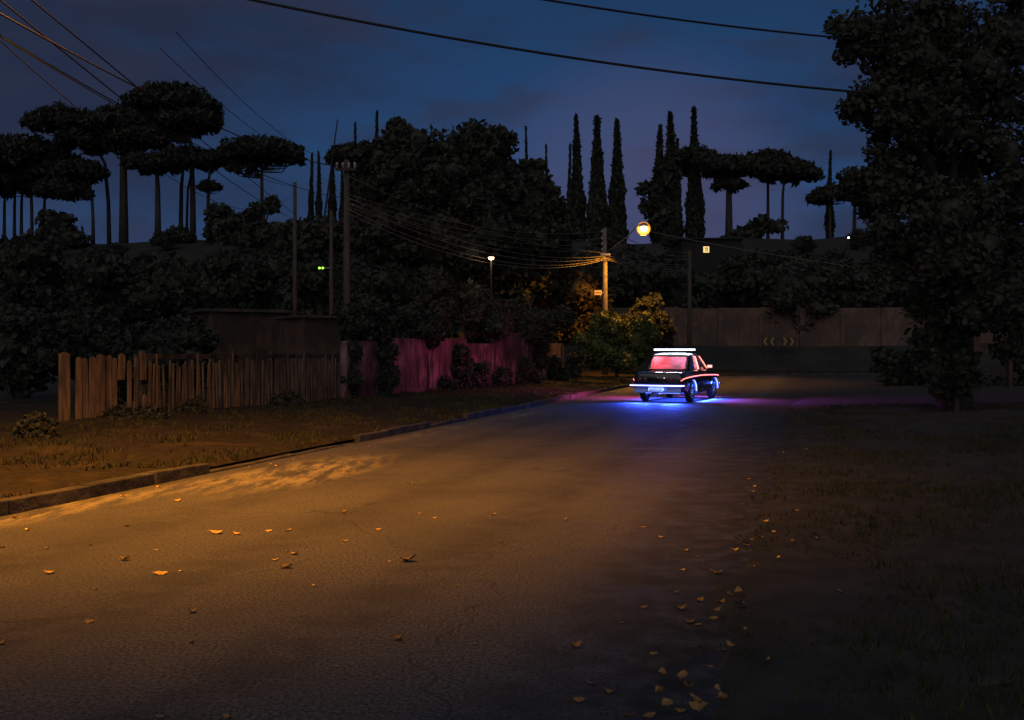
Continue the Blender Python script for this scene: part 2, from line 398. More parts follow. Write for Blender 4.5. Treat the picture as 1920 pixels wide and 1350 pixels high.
def crown(name, blobs, size, dens=1.0, m=None, parent=None, core=.72, up=0, long=1.6, inner=.62, outer=1.12):
    """blobs: list of (centre, radii); leaves fill a ragged shell round every blob"""
    C = []
    for c, r in blobs:
        r = np.array(r, float); area = 4 * pi * ((r[0] * r[1]) ** 1.6 / 3 + (r[0] * r[2]) ** 1.6 / 3 + (r[1] * r[2]) ** 1.6 / 3) ** (1 / 1.6)
        n = int(dens * 1.5 * area / (size * size)) + 12
        d = RNG.normal(size=(n, 3)); d /= np.linalg.norm(d, axis=1)[:, None]
        # lumpy radius so the outline is uneven
        lump = 1 + .10 * np.sin(d[:, 0] * 5 + c[0]) + .08 * np.sin(d[:, 2] * 7 + c[2] * 2) + .07 * np.sin(d[:, 1] * 9 + c[1])
        rad = RNG.uniform(inner, outer, n) ** .8 * lump
        C.append(d * rad[:, None] * r + np.array(c))
    C = np.concatenate(C)
    me = quad_mesh(name, C, size, up, long, extra=cores(blobs, core) if core else None)
    return link(name, me, m or M['leaf_dark'], parent)
def sub_blobs(c, r, n, k=.42, rs=RNG):
    """break a big ellipsoid into many lumps near its surface, plus a middle"""
    out = [(c, tuple(x * .72 for x in r))]
    for _ in range(n):
        d = rs.normal(size=3); d /= np.linalg.norm(d); s = k * rs.uniform(.65, 1.25); q = rs.uniform(.62, .86)
        out.append((tuple(np.array(c) + d * np.array(r) * q), tuple(max(.25, s * sum(r) / 3) * x for x in (1, 1, .8))))
    return out
def loc_blobs(root, pix, Y):   # pixel blobs (px,py,rx,ry,depth_factor, dy) -> local blobs
    out = []
    for b in pix:
        px, py, rxp, ryp = b[:4]; dy = b[4] if len(b) > 4 else 0; y = Y + dy
        c = P(px, py, y) - root; rr = rxp / F * y
        out.append((tuple(c), (rr, rr * .9, ryp / F * y)))
    return out
def tree_things(name, label, pix, Y, base_px, base_z=None, leaf=.32, nsub=5, dens=1, m=None, trunk_r=.22, group=None, cat='tree', sub=True, core=.72, k=.45):
    x = (base_px - W / 2) / F * Y; bz = ground_z(x, Y) if base_z is None else base_z
    root = Vector((x, Y, bz)); e = empty(name, root, label, cat, group=group)
    bl = loc_blobs(root, pix, Y); allb = []
    for c, r in bl: allb += sub_blobs(c, r, nsub, k) if sub else [(c, r)]
    crown('crown', allb, leaf, dens, m, e, core=core)
    t = MB(); top = Vector(bl[0][0]); hgt = max(.5, top.z)
    t.tube([(0, 0, -.3), (.05, 0, hgt * .3), (top.x * .4, top.y * .4, hgt * .65), (top.x, top.y, hgt)], [trunk_r * 1.25, trunk_r, trunk_r * .75, trunk_r * .35])
    for c, r in bl[1:]:
        c = Vector(c); s0 = Vector((top.x * .3, top.y * .3, hgt * .5)); t.tube([s0, s0.lerp(c, .5) + Vector((0, 0, .2)), c], [trunk_r * .5, trunk_r * .35, trunk_r * .15], 6)
    t.build('trunk', M['bark'], e, smooth=True)
    return e

# ------------------------------------------------------------------ araucarias on the ridge
def araucaria(label, tx, Y, tiers, lean=0, trunk_w=9, group='araucaria pines on the ridge', base_px=None):
    """tiers: (px centre, py top, px width, px height) umbrella crowns, top one first"""
    x = (tx - W / 2) / F * Y; root = Vector((x, Y, ground_z(x, Y))); e = empty('araucaria_pine', root, label, 'pine tree', group=group)
    k = Y / F; r0 = trunk_w * k / 2
    top = P(tiers[0][0], tiers[0][1] + tiers[0][3] * .45, Y) - root
    tp = [Vector((0, 0, -1.0)), Vector((top.x * .02 + lean, 0, top.z * .35)), Vector((top.x * .10 + lean * .5, 0, top.z * .68)), Vector((top.x * .55, 0, top.z))]
    top = tp[-1]
    t = MB(); t.tube(tp, [r0 * 1.25, r0, r0 * .85, r0 * .5], 9)
    t.build('trunk', M['bark'], e, smooth=True)
    br = MB(); bl = []
    for (cx, ty, w, h) in tiers:
        c = P(cx, ty - 5, Y) - root; R = w * k / 2 * 1.12; Hh = h * k
        axis = top.lerp(Vector((0, 0, top.z)), .0); nb = 15 if w > 70 else 9
        for ring, (rr, frac) in enumerate(((.22, .0), (.55, .12), (.84, .42))):
            cnt = (3, nb // 2 + 1, nb)[ring]
            for q in range(cnt):
                a = 2 * pi * (q + .5 * ring) / cnt + random.uniform(-.2, .2); r = R * rr * random.uniform(.88, 1.1)
                tr = R * (.27, .23, .19)[ring] * random.uniform(.7, 1.3)
                tip = Vector((c.x + r * cos(a), c.y + r * sin(a), c.z - tr * .75 - Hh * frac * random.uniform(.75, 1.15)))
                bl.append((tuple(tip), (tr, tr, tr * .72)))
                # limb sweeps out and turns up at its end
                zt = c.z - Hh * random.uniform(.55, .95)
                tz = max(0, min(1, zt / top.z)); ax = Vector((float(np.interp(tz, [0, .35, .68, 1], [0, .0364, .182, 1])) * top.x, top.y * tz, 0)); 
                mid = Vector((ax.x * .35 + tip.x * .65, ax.y * .35 + tip.y * .65, zt + Hh * .02))
                br.tube([Vector((ax.x, ax.y, zt)), mid, tip], [r0 * .30, r0 * .22, r0 * .13], 5)
    br.build('limbs', M['bark'], e)
    crown('crown', bl, .34 * Y / 120, 1.0, M['leaf_pine'], e, core=.74, inner=.7, outer=1.3, long=2.6)
    return e
YR = 118
A = araucaria
A('broad araucaria at the far left with a crowd of thin stems under it', 60, YR, [(40, 268, 190, 60), (105, 300, 120, 60), (20, 318, 120, 60)], trunk_w=6)
A('thin stemmed araucaria just right of the far left clump', 175, 112, [(150, 305, 85, 40), (120, 340, 95, 42)], trunk_w=6)
for px_, ll in ((8, 'leftmost bare stem under the far left araucaria crown'), (27, 'second bare stem from the left edge of the skyline'), (40, 'third bare stem from the left edge of the skyline'), (83, 'thin bare stem left of the dark bush on the left skyline')):
    A(ll, px_, 122, [(px_ + 4, 330, 60, 36)], trunk_w=6, group='thin araucaria stems at the far left')
A('wide flat araucaria whose slim trunk stands left of the thick one', 205, 116, [(122, 208, 130, 62), (165, 240, 110, 60)], trunk_w=7)
A('tall araucaria with the thickest trunk on the left skyline', 232, 114, [(225, 207, 115, 70), (260, 235, 110, 70)], trunk_w=15)
A('tallest domed araucaria with the high top on the left skyline', 362, 116, [(325, 168, 150, 62), (345, 200, 130, 60), (285, 215, 80, 60), (395, 222, 40, 30)], trunk_w=10)
A('low araucaria whose trunk stands between the thick trunk and the thin trio', 296, 112, [(292, 292, 100, 38), (330, 282, 70, 38)], trunk_w=11)
A('slim araucaria first of the close trio of thin trunks', 339, 120, [(350, 284, 90, 34)], trunk_w=8, group='trio of thin araucarias')
A('slim araucaria in the middle of the close trio of thin trunks', 350, 124, [(372, 290, 80, 32)], trunk_w=5, group='trio of thin araucarias')
A('small araucaria with a tufted low crown right of the thin trio', 390, 116, [(398, 288, 56, 34), (393, 345, 40, 24)], trunk_w=7)
A('arched araucaria with drooping tips beside the left wooden pole', 491, 114, [(490, 266, 130, 34), (543, 280, 52, 52), (452, 300, 55, 44)], trunk_w=7)
A('round topped araucaria at the left edge of the great dark tree', 655, 108, [(665, 278, 100, 40)], trunk_w=9)
A('araucaria with a wide crown threaded by a cypress right of the street lamp', 1300, 122, [(1300, 284, 112, 44), (1262, 300, 60, 40)], trunk_w=8)
A('small two tiered araucaria in the middle of the right skyline', 1367, 118, [(1366, 298, 92, 44), (1367, 340, 60, 22)], trunk_w=13)
A('domed araucaria on the left of the close pair of thin trunks', 1440, 120, [(1440, 289, 104, 50)], trunk_w=6, group='pair of thin trunked araucarias')
A('spreading araucaria on the right of the close pair of thin trunks', 1467, 117, [(1475, 305, 100, 42)], trunk_w=6, group='pair of thin trunked araucarias')
A('low araucaria by the small cypress near the big right tree', 1556, 116, [(1558, 354, 76, 36)], trunk_w=6)
A('low araucaria half hidden by the big right tree', 1602, 118, [(1608, 350, 70, 40)], trunk_w=7)
A('thin araucaria seen under the crown of the big right tree', 1640, 120, [(1645, 358, 70, 40)], trunk_w=7)

def cypress(label, px, top, hw, Y=124, base=452, bulge=0, group='cypresses on the ridge'):
    x = (px - W / 2) / F * Y; gz = ground_z(x, Y); root = Vector((x, Y, gz)); e = empty('cypress_tree', root, label, 'cypress', group=group)
    k = Y / F; ht = (P(px, top, Y) - root).z; R = hw * k; n = int(2400 * max(.5, hw / 18))
    t = RNG.uniform(0.02, 1, n); prof = lambda t: np.where(t < .12, .55 + t * 3, np.clip((1 - t), 0, 1) ** 1.05 * 1.05) * (1 + .10 * np.sin(t * 17 + px) + .07 * np.sin(t * 31 + px * 2))
    a = RNG.uniform(0, 2 * pi, n); r = R * prof(t) * np.sqrt(RNG.uniform(.45, 1.15, n))
    bend = .35 * np.sin(t * 3 + px) * k * 6 * t
    C = np.stack([r * np.cos(a) + bend, r * np.sin(a), t * ht], 1)
    # core spindle
    prof_pts = [(max(.02, R * .8 * float(prof(np.array(q)))), q * ht) for q in np.linspace(.02, .97, 12)]
    mbx = MB(); mbx.lathe(prof_pts, n=8)
    ev = np.array(mbx.v); ev[:, 0] += .35 * np.sin(ev[:, 2] / ht * 3 + px) * k * 6 * ev[:, 2] / ht
    me = quad_mesh('crown', C, .34 * max(.6, hw / 18), up=2.2, long=2.4, extra=(ev, mbx.f)); link('crown', me, M['leaf_cypress'], e)
    tr = MB(); tr.tube([(0, 0, -.8), (0, 0, ht * .25), (float(bend.max()) * .3, 0, ht * .6)], [R * .3, R * .2, R * .08]); tr.build('trunk', M['bark'], e)
    return e
cyps = [(583, 288, 8, 'left one of the thin cypress pair by the left poles'), (597, 285, 9, 'right one of the thin cypress pair by the left poles'),
 (622, 287, 12, 'cypress with the leaning mast rising behind its tip'), (641, 318, 9, 'short cypress hidden by the thicker wooden pole'),
 (668, 230, 8, 'needle tip cypress rising through the round araucaria'), (707, 210, 12, 'tall cypress tip at the left shoulder of the great dark tree'),
 (988, 238, 6, 'thin cypress tip above the right shoulder of the great dark tree'), (1026, 272, 4, 'faint thin cypress tip at the right edge of the great dark tree'),
 (1067, 270, 8, 'short thin cypress left of the tall row'), (1082, 218, 19, 'first tall cypress of the row of three'), (1121, 222, 23, 'middle tall cypress of the row of three'),
 (1156, 228, 21, 'last tall cypress of the row of three left of the street lamp'), (1131, 350, 13, 'short cypress pressed against the middle of the row of three'),
 (1236, 238, 20, 'cypress just right of the glowing street lamp'), (1257, 214, 22, 'tall cypress second to the right of the street lamp'), (1268, 262, 14, 'shorter cypress leaning on the pair right of the street lamp'),
 (1303, 205, 20, 'tallest cypress poking through a flat araucaria crown'), (1556, 283, 10, 'lone cypress near the big right tree')]
for px_, tp_, hw_, lb_ in cyps: cypress(lb_, px_, tp_, hw_, Y=120 + (px_ % 7))

# ------------------------------------------------------------------ trees on and below the ridge
T = tree_things
T('fluffy_tree', 'fluffy spreading tree around the cypresses right of the street lamp', [(1225, 365, 26, 30), (1250, 330, 26, 26), (1243, 395, 30, 30)], 112, 1245, leaf=.5, nsub=6, core=.6)
T('round_bush_tree', 'rounded dark tree on the left skyline below the arched araucaria', [(425, 425, 48, 34), (450, 440, 50, 38)], 108, 430, leaf=.5)
T('round_bush_tree', 'low rounded tree at the foot of the thin trio', [(338, 440, 28, 22), (318, 455, 34, 22)], 108, 335, leaf=.45)
T('sparse_tree', 'sparse flat topped tree beside the left wooden pole', [(497, 392, 32, 12), (512, 378, 18, 9), (478, 402, 22, 10)], 104, 492, leaf=.4, core=0, dens=.7)
T('round_bush_tree', 'dark rounded tree below the crowd of thin stems at far left', [(108, 420, 46, 30), (130, 450, 50, 34)], 106, 115, leaf=.5)
T('round_bush_tree', 'rounded bush on the right skyline under the pair of thin araucarias', [(1428, 425, 38, 18), (1400, 440, 40, 20)], 112, 1425, leaf=.45)
T('round_bush_tree', 'dark wide tree filling the skyline behind the left poles', [(560, 440, 70, 36), (500, 445, 60, 36), (640, 440, 60, 40)], 98, 560, leaf=.55)
# hillside wood: individuals, copies of three
protos = []
for j in range(3):
    e = empty('hillside_tree', (0, 0, 0), 'dark round crowned tree on the unlit hillside', 'tree', group='trees on the unlit hillside')
    bl = sub_blobs((0, 0, 3.2), (2.6, 2.6, 2.6), 12, .42); crown('crown', bl, .27, .7, M['leaf_dark'], e)
    tb = MB(); tb.tube([(0, 0, -.6), (.1, 0, 1.4), (.2 * j, .1, 3.4)], [.24, .18, .08]); tb.build('trunk', M['bark'], e); protos.append(e)
spots = []
for row, Yh in enumerate((70, 77, 84, 92, 101)):
    for px_ in range(-60 + row * 37, 2000, 118):
        if 1080 < px_ < 1250 and Yh < 60: continue
        spots.append((px_ + random.uniform(-25, 25), Yh + random.uniform(-2.5, 2.5)))
for j, (px_, y) in enumerate(spots):
    x = (px_ - W / 2) / F * y
    if abs(px_ - 1324) < 55 and y < 88: continue
    o = protos[j] if j < 3 else copy_tree(protos[j % 3])
    gz = ground_z(x, y); capz = EYE + (HZ - 462) / F * y; mx = max(2.5, capz - gz)
    sc = min(1.0 * random.uniform(.85, 1.2), mx / 6.2)
    o.location = (x, y, gz); o.scale = (sc * 1.15, sc * 1.15, sc); o.rotation_euler = (0, 0, random.uniform(0, 6.28))

# great dark tree
T('great_tree', 'huge broad dome shaped dark tree behind the pale wall', [
    (830, 330, 120, 108, 0), (760, 330, 75, 90, -1), (900, 320, 90, 95, 0), (985, 380, 68, 78, 1), (830, 450, 150, 110, 0), (960, 480, 110, 100, 1), (720, 440, 66, 110, -1), (745, 262, 45, 36, 0), (680, 350, 38, 58, 0), (1045, 450, 42, 60, 2), (932, 262, 38, 32, 0), (706, 300, 46, 46, -1), (1010, 420, 60, 70, 1), (1000, 330, 38, 34, 1)],
    50, 850, 0, leaf=.21, nsub=17, trunk_r=.5, k=.29, dens=.75)
T('spreading_tree', 'dark tree low at the right foot of the great dome tree', [(1010, 560, 95, 70), (1090, 545, 75, 75), (940, 570, 70, 60)], 54, 1020, 0, leaf=.22, nsub=7, m=M['leaf_red'])
T('spreading_tree', 'dark tree hiding the top of the pale wall left of the middle', [(760, 560, 80, 65), (690, 560, 50, 60), (840, 580, 70, 55)], 41, 770, 0, leaf=.18, nsub=7)
T('dark_tree', 'dark tree behind the wooden fence at the far left edge', [(30, 520, 120, 90), (90, 600, 90, 70)], 30, 40, 0, leaf=.16, nsub=8)
for px_, lb in ((20, 'dark low hedge bush at the far left behind the fence end'), (150, 'dark hedge bush behind the tall fence boards'), (300, 'dark hedge bush behind the middle of the picket fence')):
    T('hedge_bush', lb, [(px_, 655, 95, 75), (px_ + 60, 670, 60, 60)], 26 + px_ * .01, px_, 0, leaf=.13, nsub=8, cat='bush', trunk_r=.06)
T('dark_tree', 'wide dark tree behind the middle of the wooden fence', [(230, 560, 110, 70), (320, 540, 90, 70)], 36, 260, 0, leaf=.19, nsub=8)
T('dark_tree', 'dark tree between the fence house and the left pole', [(450, 530, 90, 55), (380, 545, 80, 50)], 44, 430, 0, leaf=.22, nsub=8)
T('dark_tree', 'dark narrow tree between the two wooden poles', [(600, 520, 42, 60), (595, 450, 36, 40)], 47, 600, 0, leaf=.3, nsub=6)
T('dark_tree', 'dark tree beyond the junction behind the lamp post', [(1180, 520, 70, 62), (1240, 530, 66, 52)], 69, 1190, leaf=.4, nsub=6)

# big tree on the right
def right_tree():
    Y = 23; x = (1790 - W / 2) / F * Y; root = Vector((x, Y, 0)); e = empty('large_tree', root, 'very large dark leafy tree overhanging the right edge of the street', 'tree')
    pix = [(1650, 50, 70, 62, 0), (1590, 60, 34, 30, 0), (1600, 90, 30, 26, 0), (1760, 60, 110, 80, 1), (1880, 60, 110, 90, 0), (1690, 120, 70, 60, 1), (1640, 170, 48, 34, 0), (1610, 200, 30, 20, 0), (1660, 235, 50, 34, 1), (1780, 180, 90, 60, 0), (1880, 200, 80, 60, 0),
           (1720, 300, 66, 60, 1), (1660, 300, 40, 36, 0), (1635, 335, 34, 34, 0), (1800, 320, 90, 70, 2), (1900, 360, 70, 90, 0), (1740, 400, 80, 60, 1), (1850, 450, 90, 80, 0), (1780, 500, 70, 60, 2), (1600, 345, 18, 16, 0), (1640, 395, 26, 22, 1), (1900, 540, 70, 70, 0), (1830, 590, 40, 30, -1), (1765, 575, 46, 36, -1), (1735, 120, 80, 90, 0), (1850, 130, 90, 90, -1), (1790, 250, 90, 70, -1), (1890, 290, 60, 70, -1), (1700, 210, 50, 46, -1), (1690, 360, 56, 60, -1), (1790, 400, 90, 80, -2), (1700, 470, 60, 56, -1), (1800, 480, 90, 80, -2), (1720, 540, 40, 50, -1), (1830, 560, 90, 60, -2), (1910, 620, 50, 70, -1), (1755, 620, 46, 40, -1), (1660, 430, 34, 30, -1)]
    bl = []
    for c, r in loc_blobs(root, pix, Y):
        bl += sub_blobs(c, r, 7, .36)
    crown('crown', bl, .10, .46, M['leaf_dark'], e, core=.58, inner=.55, outer=1.4)
    t = MB(); t.tube([(0, 0, -.3), (.1, 0, 1.6), (.05, .2, 3.4), (-.1, .1, 5.5), (-.4, 0, 8.2)], [.40, .30, .28, .24, .1], 10)
    for c, r in loc_blobs(root, pix, Y)[::2]:
        c = Vector(c); s0 = Vector((0, .1, min(c.z * .6, 4.6))); t.tube([s0, s0.lerp(c, .5) + Vector((0, 0, .35)), c], [.16, .1, .03], 6)
    t.build('trunk', M['bark'], e, smooth=True)
right_tree()
for (px_, py_, rx_, ry_, Y_, lb) in ((1690, 690, 60, 40, 41, 'dark low bush under the left side of the big right tree'), (1790, 690, 44, 62, 21.8, 'dark bush hiding the trunk of the big right tree'), (1760, 660, 40, 60, 38.5, 'dark upright bush left of the gate portal'), (1925, 690, 30, 75, 36, 'dark upright bush right of the gate portal at the frame edge'), (1860, 725, 26, 26, 37, 'small round bush inside the gate portal')):
    T('dark_bush', lb, [(px_, py_, rx_, ry_)], Y_, px_, .05, leaf=.16, nsub=8, trunk_r=.06, cat='bush')

# ------------------------------------------------------------------ left fence
def seg_pts(p, q, n): return [p.lerp(q, i / n) for i in range(n + 1)]
FA = G(112, 803, .15); FB = G(640, 757, .1)
fence = empty('picket_fence', FA, 'old leaning wooden picket fence along the left verge', 'fence')
fd = FB - FA; fl = fd.length; fdir = fd.normalized(); fn = Vector((fdir.y, -fdir.x, 0))     # fn faces the road
fr = atan2(fdir.y, fdir.x)
def picket(s, w, z0, z1, th=.025, lean=0, off=0, name='picket', m=None):
    mb = MB(); top = [(-w / 2, z0), (w / 2, z0), (w / 2 + lean, z1 - .03), (lean, z1), (-w / 2 + lean, z1 - .03)]
    conv = lambda u, v, t: fdir * (s + u) + fn * (off + t) + Vector((0, 0, v))
    mb.prism(top, (-th / 2, th / 2), conv); return mb.build(name, m or M['wood'], fence)
picket(.10, .20, -.05, 1.30, .06, .0); picket(.40, .12, -.02, 1.22, .03, .01, .02); picket(.56, .09, 0, 1.20, .03, -.01, .02); picket(1.26, .08, 0, 1.2, .03, .0, .02); picket(1.62, .08, .02, 1.15, .03, .0, .03); picket(1.78, .07, .02, 1.2, .03, .02, .03); picket(2.15, .06, .02, 1.15, .03, .02, .03); picket(.72, .16, -.05, 1.22, .03, .02, .02); picket(.93, .17, .12, 1.27, .03, -.01, .02)
picket(1.12, .12, -.02, 1.25, .03, .01, .02); picket(1.42, .15, .80, 1.28, .03, .02, .02); picket(2.0, .14, .78, 1.32, .03, -.01, .02); picket(2.02, .10, .2, .5, .03, .02, .02)
s_ = 2.25; c_ = 0
while s_ < fl and c_ < 88:
    picket(s_, random.uniform(.028, .060), random.uniform(-.02, .1), random.uniform(1.02, 1.20) if random.random() > .12 else 1.28, .02, random.uniform(-.05, .05), .03); s_ += random.uniform(.075, .135); c_ += 1
for zc, hh in ((1.22, .10), (.35, .06)):
    mb = MB(); n_ = 10
    for i in range(n_):
        a = fdir * (1.9 + (fl - 1.9) * i / n_); b = fdir * (1.9 + (fl - 1.9) * (i + 1) / n_)
        mb.box((a + b) / 2 + Vector((0, 0, zc + random.uniform(-.015, .015))) - fn * .02, (fl / n_ + .01, .045, hh), Euler((0, random.uniform(-.012, .012), fr)).to_matrix())
    mb.build('rail', M['wood_dark'], fence)
for i in range(6):
    mb = MB(); mb.box(fdir * (2.1 + i * (fl - 2.2) / 5) - fn * .10 + Vector((0, 0, .6)), (.10, .10, 1.5), Euler((0, 0, fr)).to_matrix()); mb.build('post', M['wood_dark'], fence)
# creeper hanging on the fence
def bush(label, px, py_base, wpx, hpx, z0=.12, leaf=.07, m=None, nsub=7, name='bush', dens=1, Yo=0):
    g = G(px, py_base, z0); Y = g.y + Yo
    return T(name, label, [(px, py_base - hpx * .5, wpx / 2, hpx / 2)], Y, px, z0 - .05, leaf=leaf, nsub=nsub, m=m, trunk_r=.035, cat='bush', dens=dens, k=.42)
bush('small dark shrub at the left edge of the verge before the fence', 75, 832, 56, 34, leaf=.05, m=M['leaf_dark'])
bush('dark climbing shrub over the second gap of the picket fence', 222, 788, 44, 120, leaf=.06, Yo=-.1)
bush('dark weeds growing at the foot of the fence', 345, 785, 70, 26, leaf=.05)
bush('low dark weeds at the left foot of the fence', 250, 800, 90, 30, leaf=.05)
bush('low dark weeds at the right foot of the fence', 540, 768, 60, 18, leaf=.05)

# house and shed behind the fence
def block(mb, a, b, depth, z0, z1):   # wall slab from a to b
    d = (b - a); L = d.length; r = atan2(d.y, d.x); n = Vector((-d.y, d.x, 0)).normalized()
    mb.box((a + b) / 2 + n * depth / 2 + Vector((0, 0, (z0 + z1) / 2)), (L, depth, z1 - z0), Euler((0, 0, r)).to_matrix())
a = P(392, 655, 33); a.z = 0; b = P(546, 655, 34.5); b.z = 0
h = empty('low_house', a, 'low brown plastered house behind the picket fence left of the pole', 'house'); b -= a
mb = MB(); block(mb, Vector((0, 0, 0)), b, 4, -.2, 2.75); mb.build('wall', M['wall_house'], h)
mb = MB(); bo = Vector((-.2, -.25, 0)); block(mb, bo, b + Vector((.2, -.25, 0)), 4.4, 2.755, 2.86); mb.build('roof', M['wood_dark'], h)
a = P(566, 655, 31); a.z = 0; b = P(640, 655, 31.8); b.z = 0
h = empty('small_shed', a, 'small shed with an orange lit wall between the two wooden poles', 'shed'); b -= a
mb = MB(); block(mb, Vector(), b, 2.4, -.2, 2.48); mb.build('wall', M['wall_house'], h)
mb = MB(); block(mb, Vector((-.15, -.2, 0)), b + Vector((.1, -.2, 0)), 2.8, 2.485, 2.57); mb.build('roof', M['wood_dark'], h)

# pale garden wall to the right of the fence
WA = G(647, 757, .1); WB = G(1052, 716, .1); WA.z = WB.z = 0
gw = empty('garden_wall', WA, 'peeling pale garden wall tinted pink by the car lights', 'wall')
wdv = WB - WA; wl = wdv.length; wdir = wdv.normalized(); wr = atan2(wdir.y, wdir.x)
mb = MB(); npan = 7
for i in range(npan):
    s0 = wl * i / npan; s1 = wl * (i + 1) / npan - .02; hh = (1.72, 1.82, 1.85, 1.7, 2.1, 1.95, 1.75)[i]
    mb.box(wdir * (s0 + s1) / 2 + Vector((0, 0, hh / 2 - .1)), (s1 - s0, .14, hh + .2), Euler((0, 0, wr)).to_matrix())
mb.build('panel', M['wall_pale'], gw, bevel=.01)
mb = MB()
for i in range(npan + 1):
    mb2 = MB(); mb2.box(wdir * (wl * i / npan) + Vector((0, 0, .8)), (.20, .20, 1.8), Euler((0, 0, wr)).to_matrix()); mb2.build('pillar', M['wall_pale'], gw, bevel=.01)
def wall_bush(label, px, top, bot, wpx, front=0.0, leaf=.085, m=None, nsub=8):
    # find depth of the wall at px
    k = (px - W / 2) / F; s = (WA.x - k * WA.y) / (k * wdir.y - wdir.x); Y = WA.y + wdir.y * s - front
    return T('shrub', label, [(px, (top + bot) / 2, wpx / 2, (bot - top) / 2)], Y, px, .1, leaf=leaf, nsub=nsub, m=m, trunk_r=.05, cat='shrub', k=.4)
wall_bush('leafy dark shrub against the left end of the purple wall stretch', 662, 640, 765, 30, .25)
wall_bush('low dark shrub at the foot of the pale wall near its middle', 835, 700, 748, 44, .5)
wall_bush('dark shrub covering the wall between the two bushes right of the middle', 935, 690, 742, 56, .5)
wall_bush('dark shrub above the low wall near the right end', 1005, 640, 690, 50, .3)
wall_bush('dark tangled creeper hanging on the wall right of the red stretch', 858, 640, 700, 40, .25)
wall_bush('dark narrow shrub between the purple and red stretches of the pale wall', 722, 620, 765, 36, .35)
wall_bush('dark shrub standing over the middle of the pale wall', 862, 650, 742, 46, .45)
wall_bush('round dark shrub left of the lit wall corner', 893, 675, 742, 44, .6)
wall_bush('wide dark shrub in front of the pale wall below the white patch', 985, 662, 738, 70, .7)
wall_bush('dark shrub at the right end of the pale wall', 1040, 668, 722, 60, .6)
wall_bush('small round shrub near the kerb right of the pale wall', 1078, 655, 722, 50, .2)
wall_bush('dark foliage spilling over the top of the purple wall stretch', 690, 560, 645, 110, -.1)
wall_bush('dark foliage spilling over the top of the red wall stretch', 800, 570, 658, 130, .1)
wall_bush('dark foliage spilling over the wall above the pale patch', 925, 560, 648, 110, .1)
wall_bush('dark foliage spilling over the right part of the pale wall', 1000, 565, 650, 140, .1)
T('lit_bush', 'tall leafy bush glowing yellow green under the street lamp', [(1160, 660, 48, 42), (1195, 640, 34, 44), (1120, 650, 40, 45), (1210, 620, 28, 34), (1150, 610, 44, 28)], 47.6, 1155, .1, leaf=.12, nsub=8, dens=.8, m=M['leaf_bush'], trunk_r=.08, cat='bush', k=.38)
T('dark_bush', 'dark bush behind the glowing bush by the lamp post', [(1210, 600, 50, 40), (1240, 630, 30, 36)], 52, 1215, .1, leaf=.16, nsub=7, trunk_r=.08, cat='bush')

# ------------------------------------------------------------------ far wall, chevrons, gate portal
a = P(1120, 655, 66.5); a.z = ground_z(a.x, 66.5); b = P(1960, 655, 67); b.z = 0
fw = empty('perimeter_wall', (a.x, a.y, 1.7), 'long brown boundary wall facing the end of the street', 'wall')
mb = MB(); d = Vector((b.x - a.x, b.y - a.y, 0)); n_ = 11
for i in range(n_):
    block(mb, d * (i / n_), d * ((i + 1) / n_) - d.normalized() * .03, .2, -.6, 2.58 + .05 * sin(i * 2.1))
mb.build('panel', M['wall_far'], fw)
for i in range(n_ + 1):
    mb = MB(); p = d * (i / n_) - Vector((0, .06, 0)); mb.box(p + Vector((0, .10, 1.0)), (.30, .26, 3.14)); mb.build('pillar', M['wall_far'], fw)
M['sign_black'] = mat('sign_black', (.03, .028, .025), rough=.6); M['sign_yellow'] = mat('sign_yellow_paint', (.36, .20, .03), rough=.4)
def chevron(px, sgn, label):
    Y = 63; c = P(px, 640, Y); gz = ground_z(c.x, Y); e = empty('chevron_sign', (c.x, Y, gz), label, 'road sign', group='chevron signs')
    z = c.z - gz; w, hh = .95, .56
    mb = MB(); mb.box((0, 0, z), (w, .03, hh)); mb.build('board', M['sign_black'], e)
    for q in (-.22, .22):
        t = MB(); x0 = q; pts = [(-.13, .24), (.0, .24), (.15, 0), (.0, -.24), (-.13, -.24), (.02, 0)]
        pts = [(x0 + sgn * u, z + v) for u, v in pts]
        if sgn < 0: pts = pts[::-1]
        t.prism(pts, (-.024, -.016), lambda u, v, t_: Vector((u, t_, v))); t.build('chevron', M['sign_yellow'], e)
    for q in (-.35, .35):
        t = MB(); t.tube([(q, .04, -.3), (q, .04, z + hh / 2)], .03); t.build('post', M['black_iron'], e)
chevron(1442, -1, 'left chevron sign pointing left in front of the far wall'); chevron(1478, 1, 'right chevron sign pointing right in front of the far wall')
M['portal'] = plaster('portal_plaster', (.12, .07, .05), (.09, .055, .04), (.05, .035, .03))
Yp = 34.5; a = P(1822, 655, Yp); gp = empty('gate_portal', (a.x, Yp, .1), 'dim brown gate portal with two pillars at the right edge', 'gate')
k = Yp / F; w1 = 28 * k; right = (1892 - 1822) * k
mb = MB(); mb.box((-.10, 0, .85), (.16, .3, 2.0)); mb.box((.12, .02, .85), (.2, .26, 2.0)); mb.build('pillar', M['portal'], gp, bevel=.01)
mb = MB(); mb.box((right, 0, .8), (.13, .3, 2.0)); mb.build('pillar', M['portal'], gp, bevel=.01)
arcp = [(.24, 1.62), (right - .07, 1.62), (right - .07, .95)] + [(.24 + (right - .31) * (.5 + .5 * cos(t)), .95 + .38 * sin(t) ** .8 if 0 < t < pi else .95) for t in np.linspace(.01, pi - .01, 10)] 
mb = MB(); mb.prism(arcp, (-.08, .08), lambda u, v, t: Vector((u, t, v))); mb.build('lintel', M['portal'], gp)

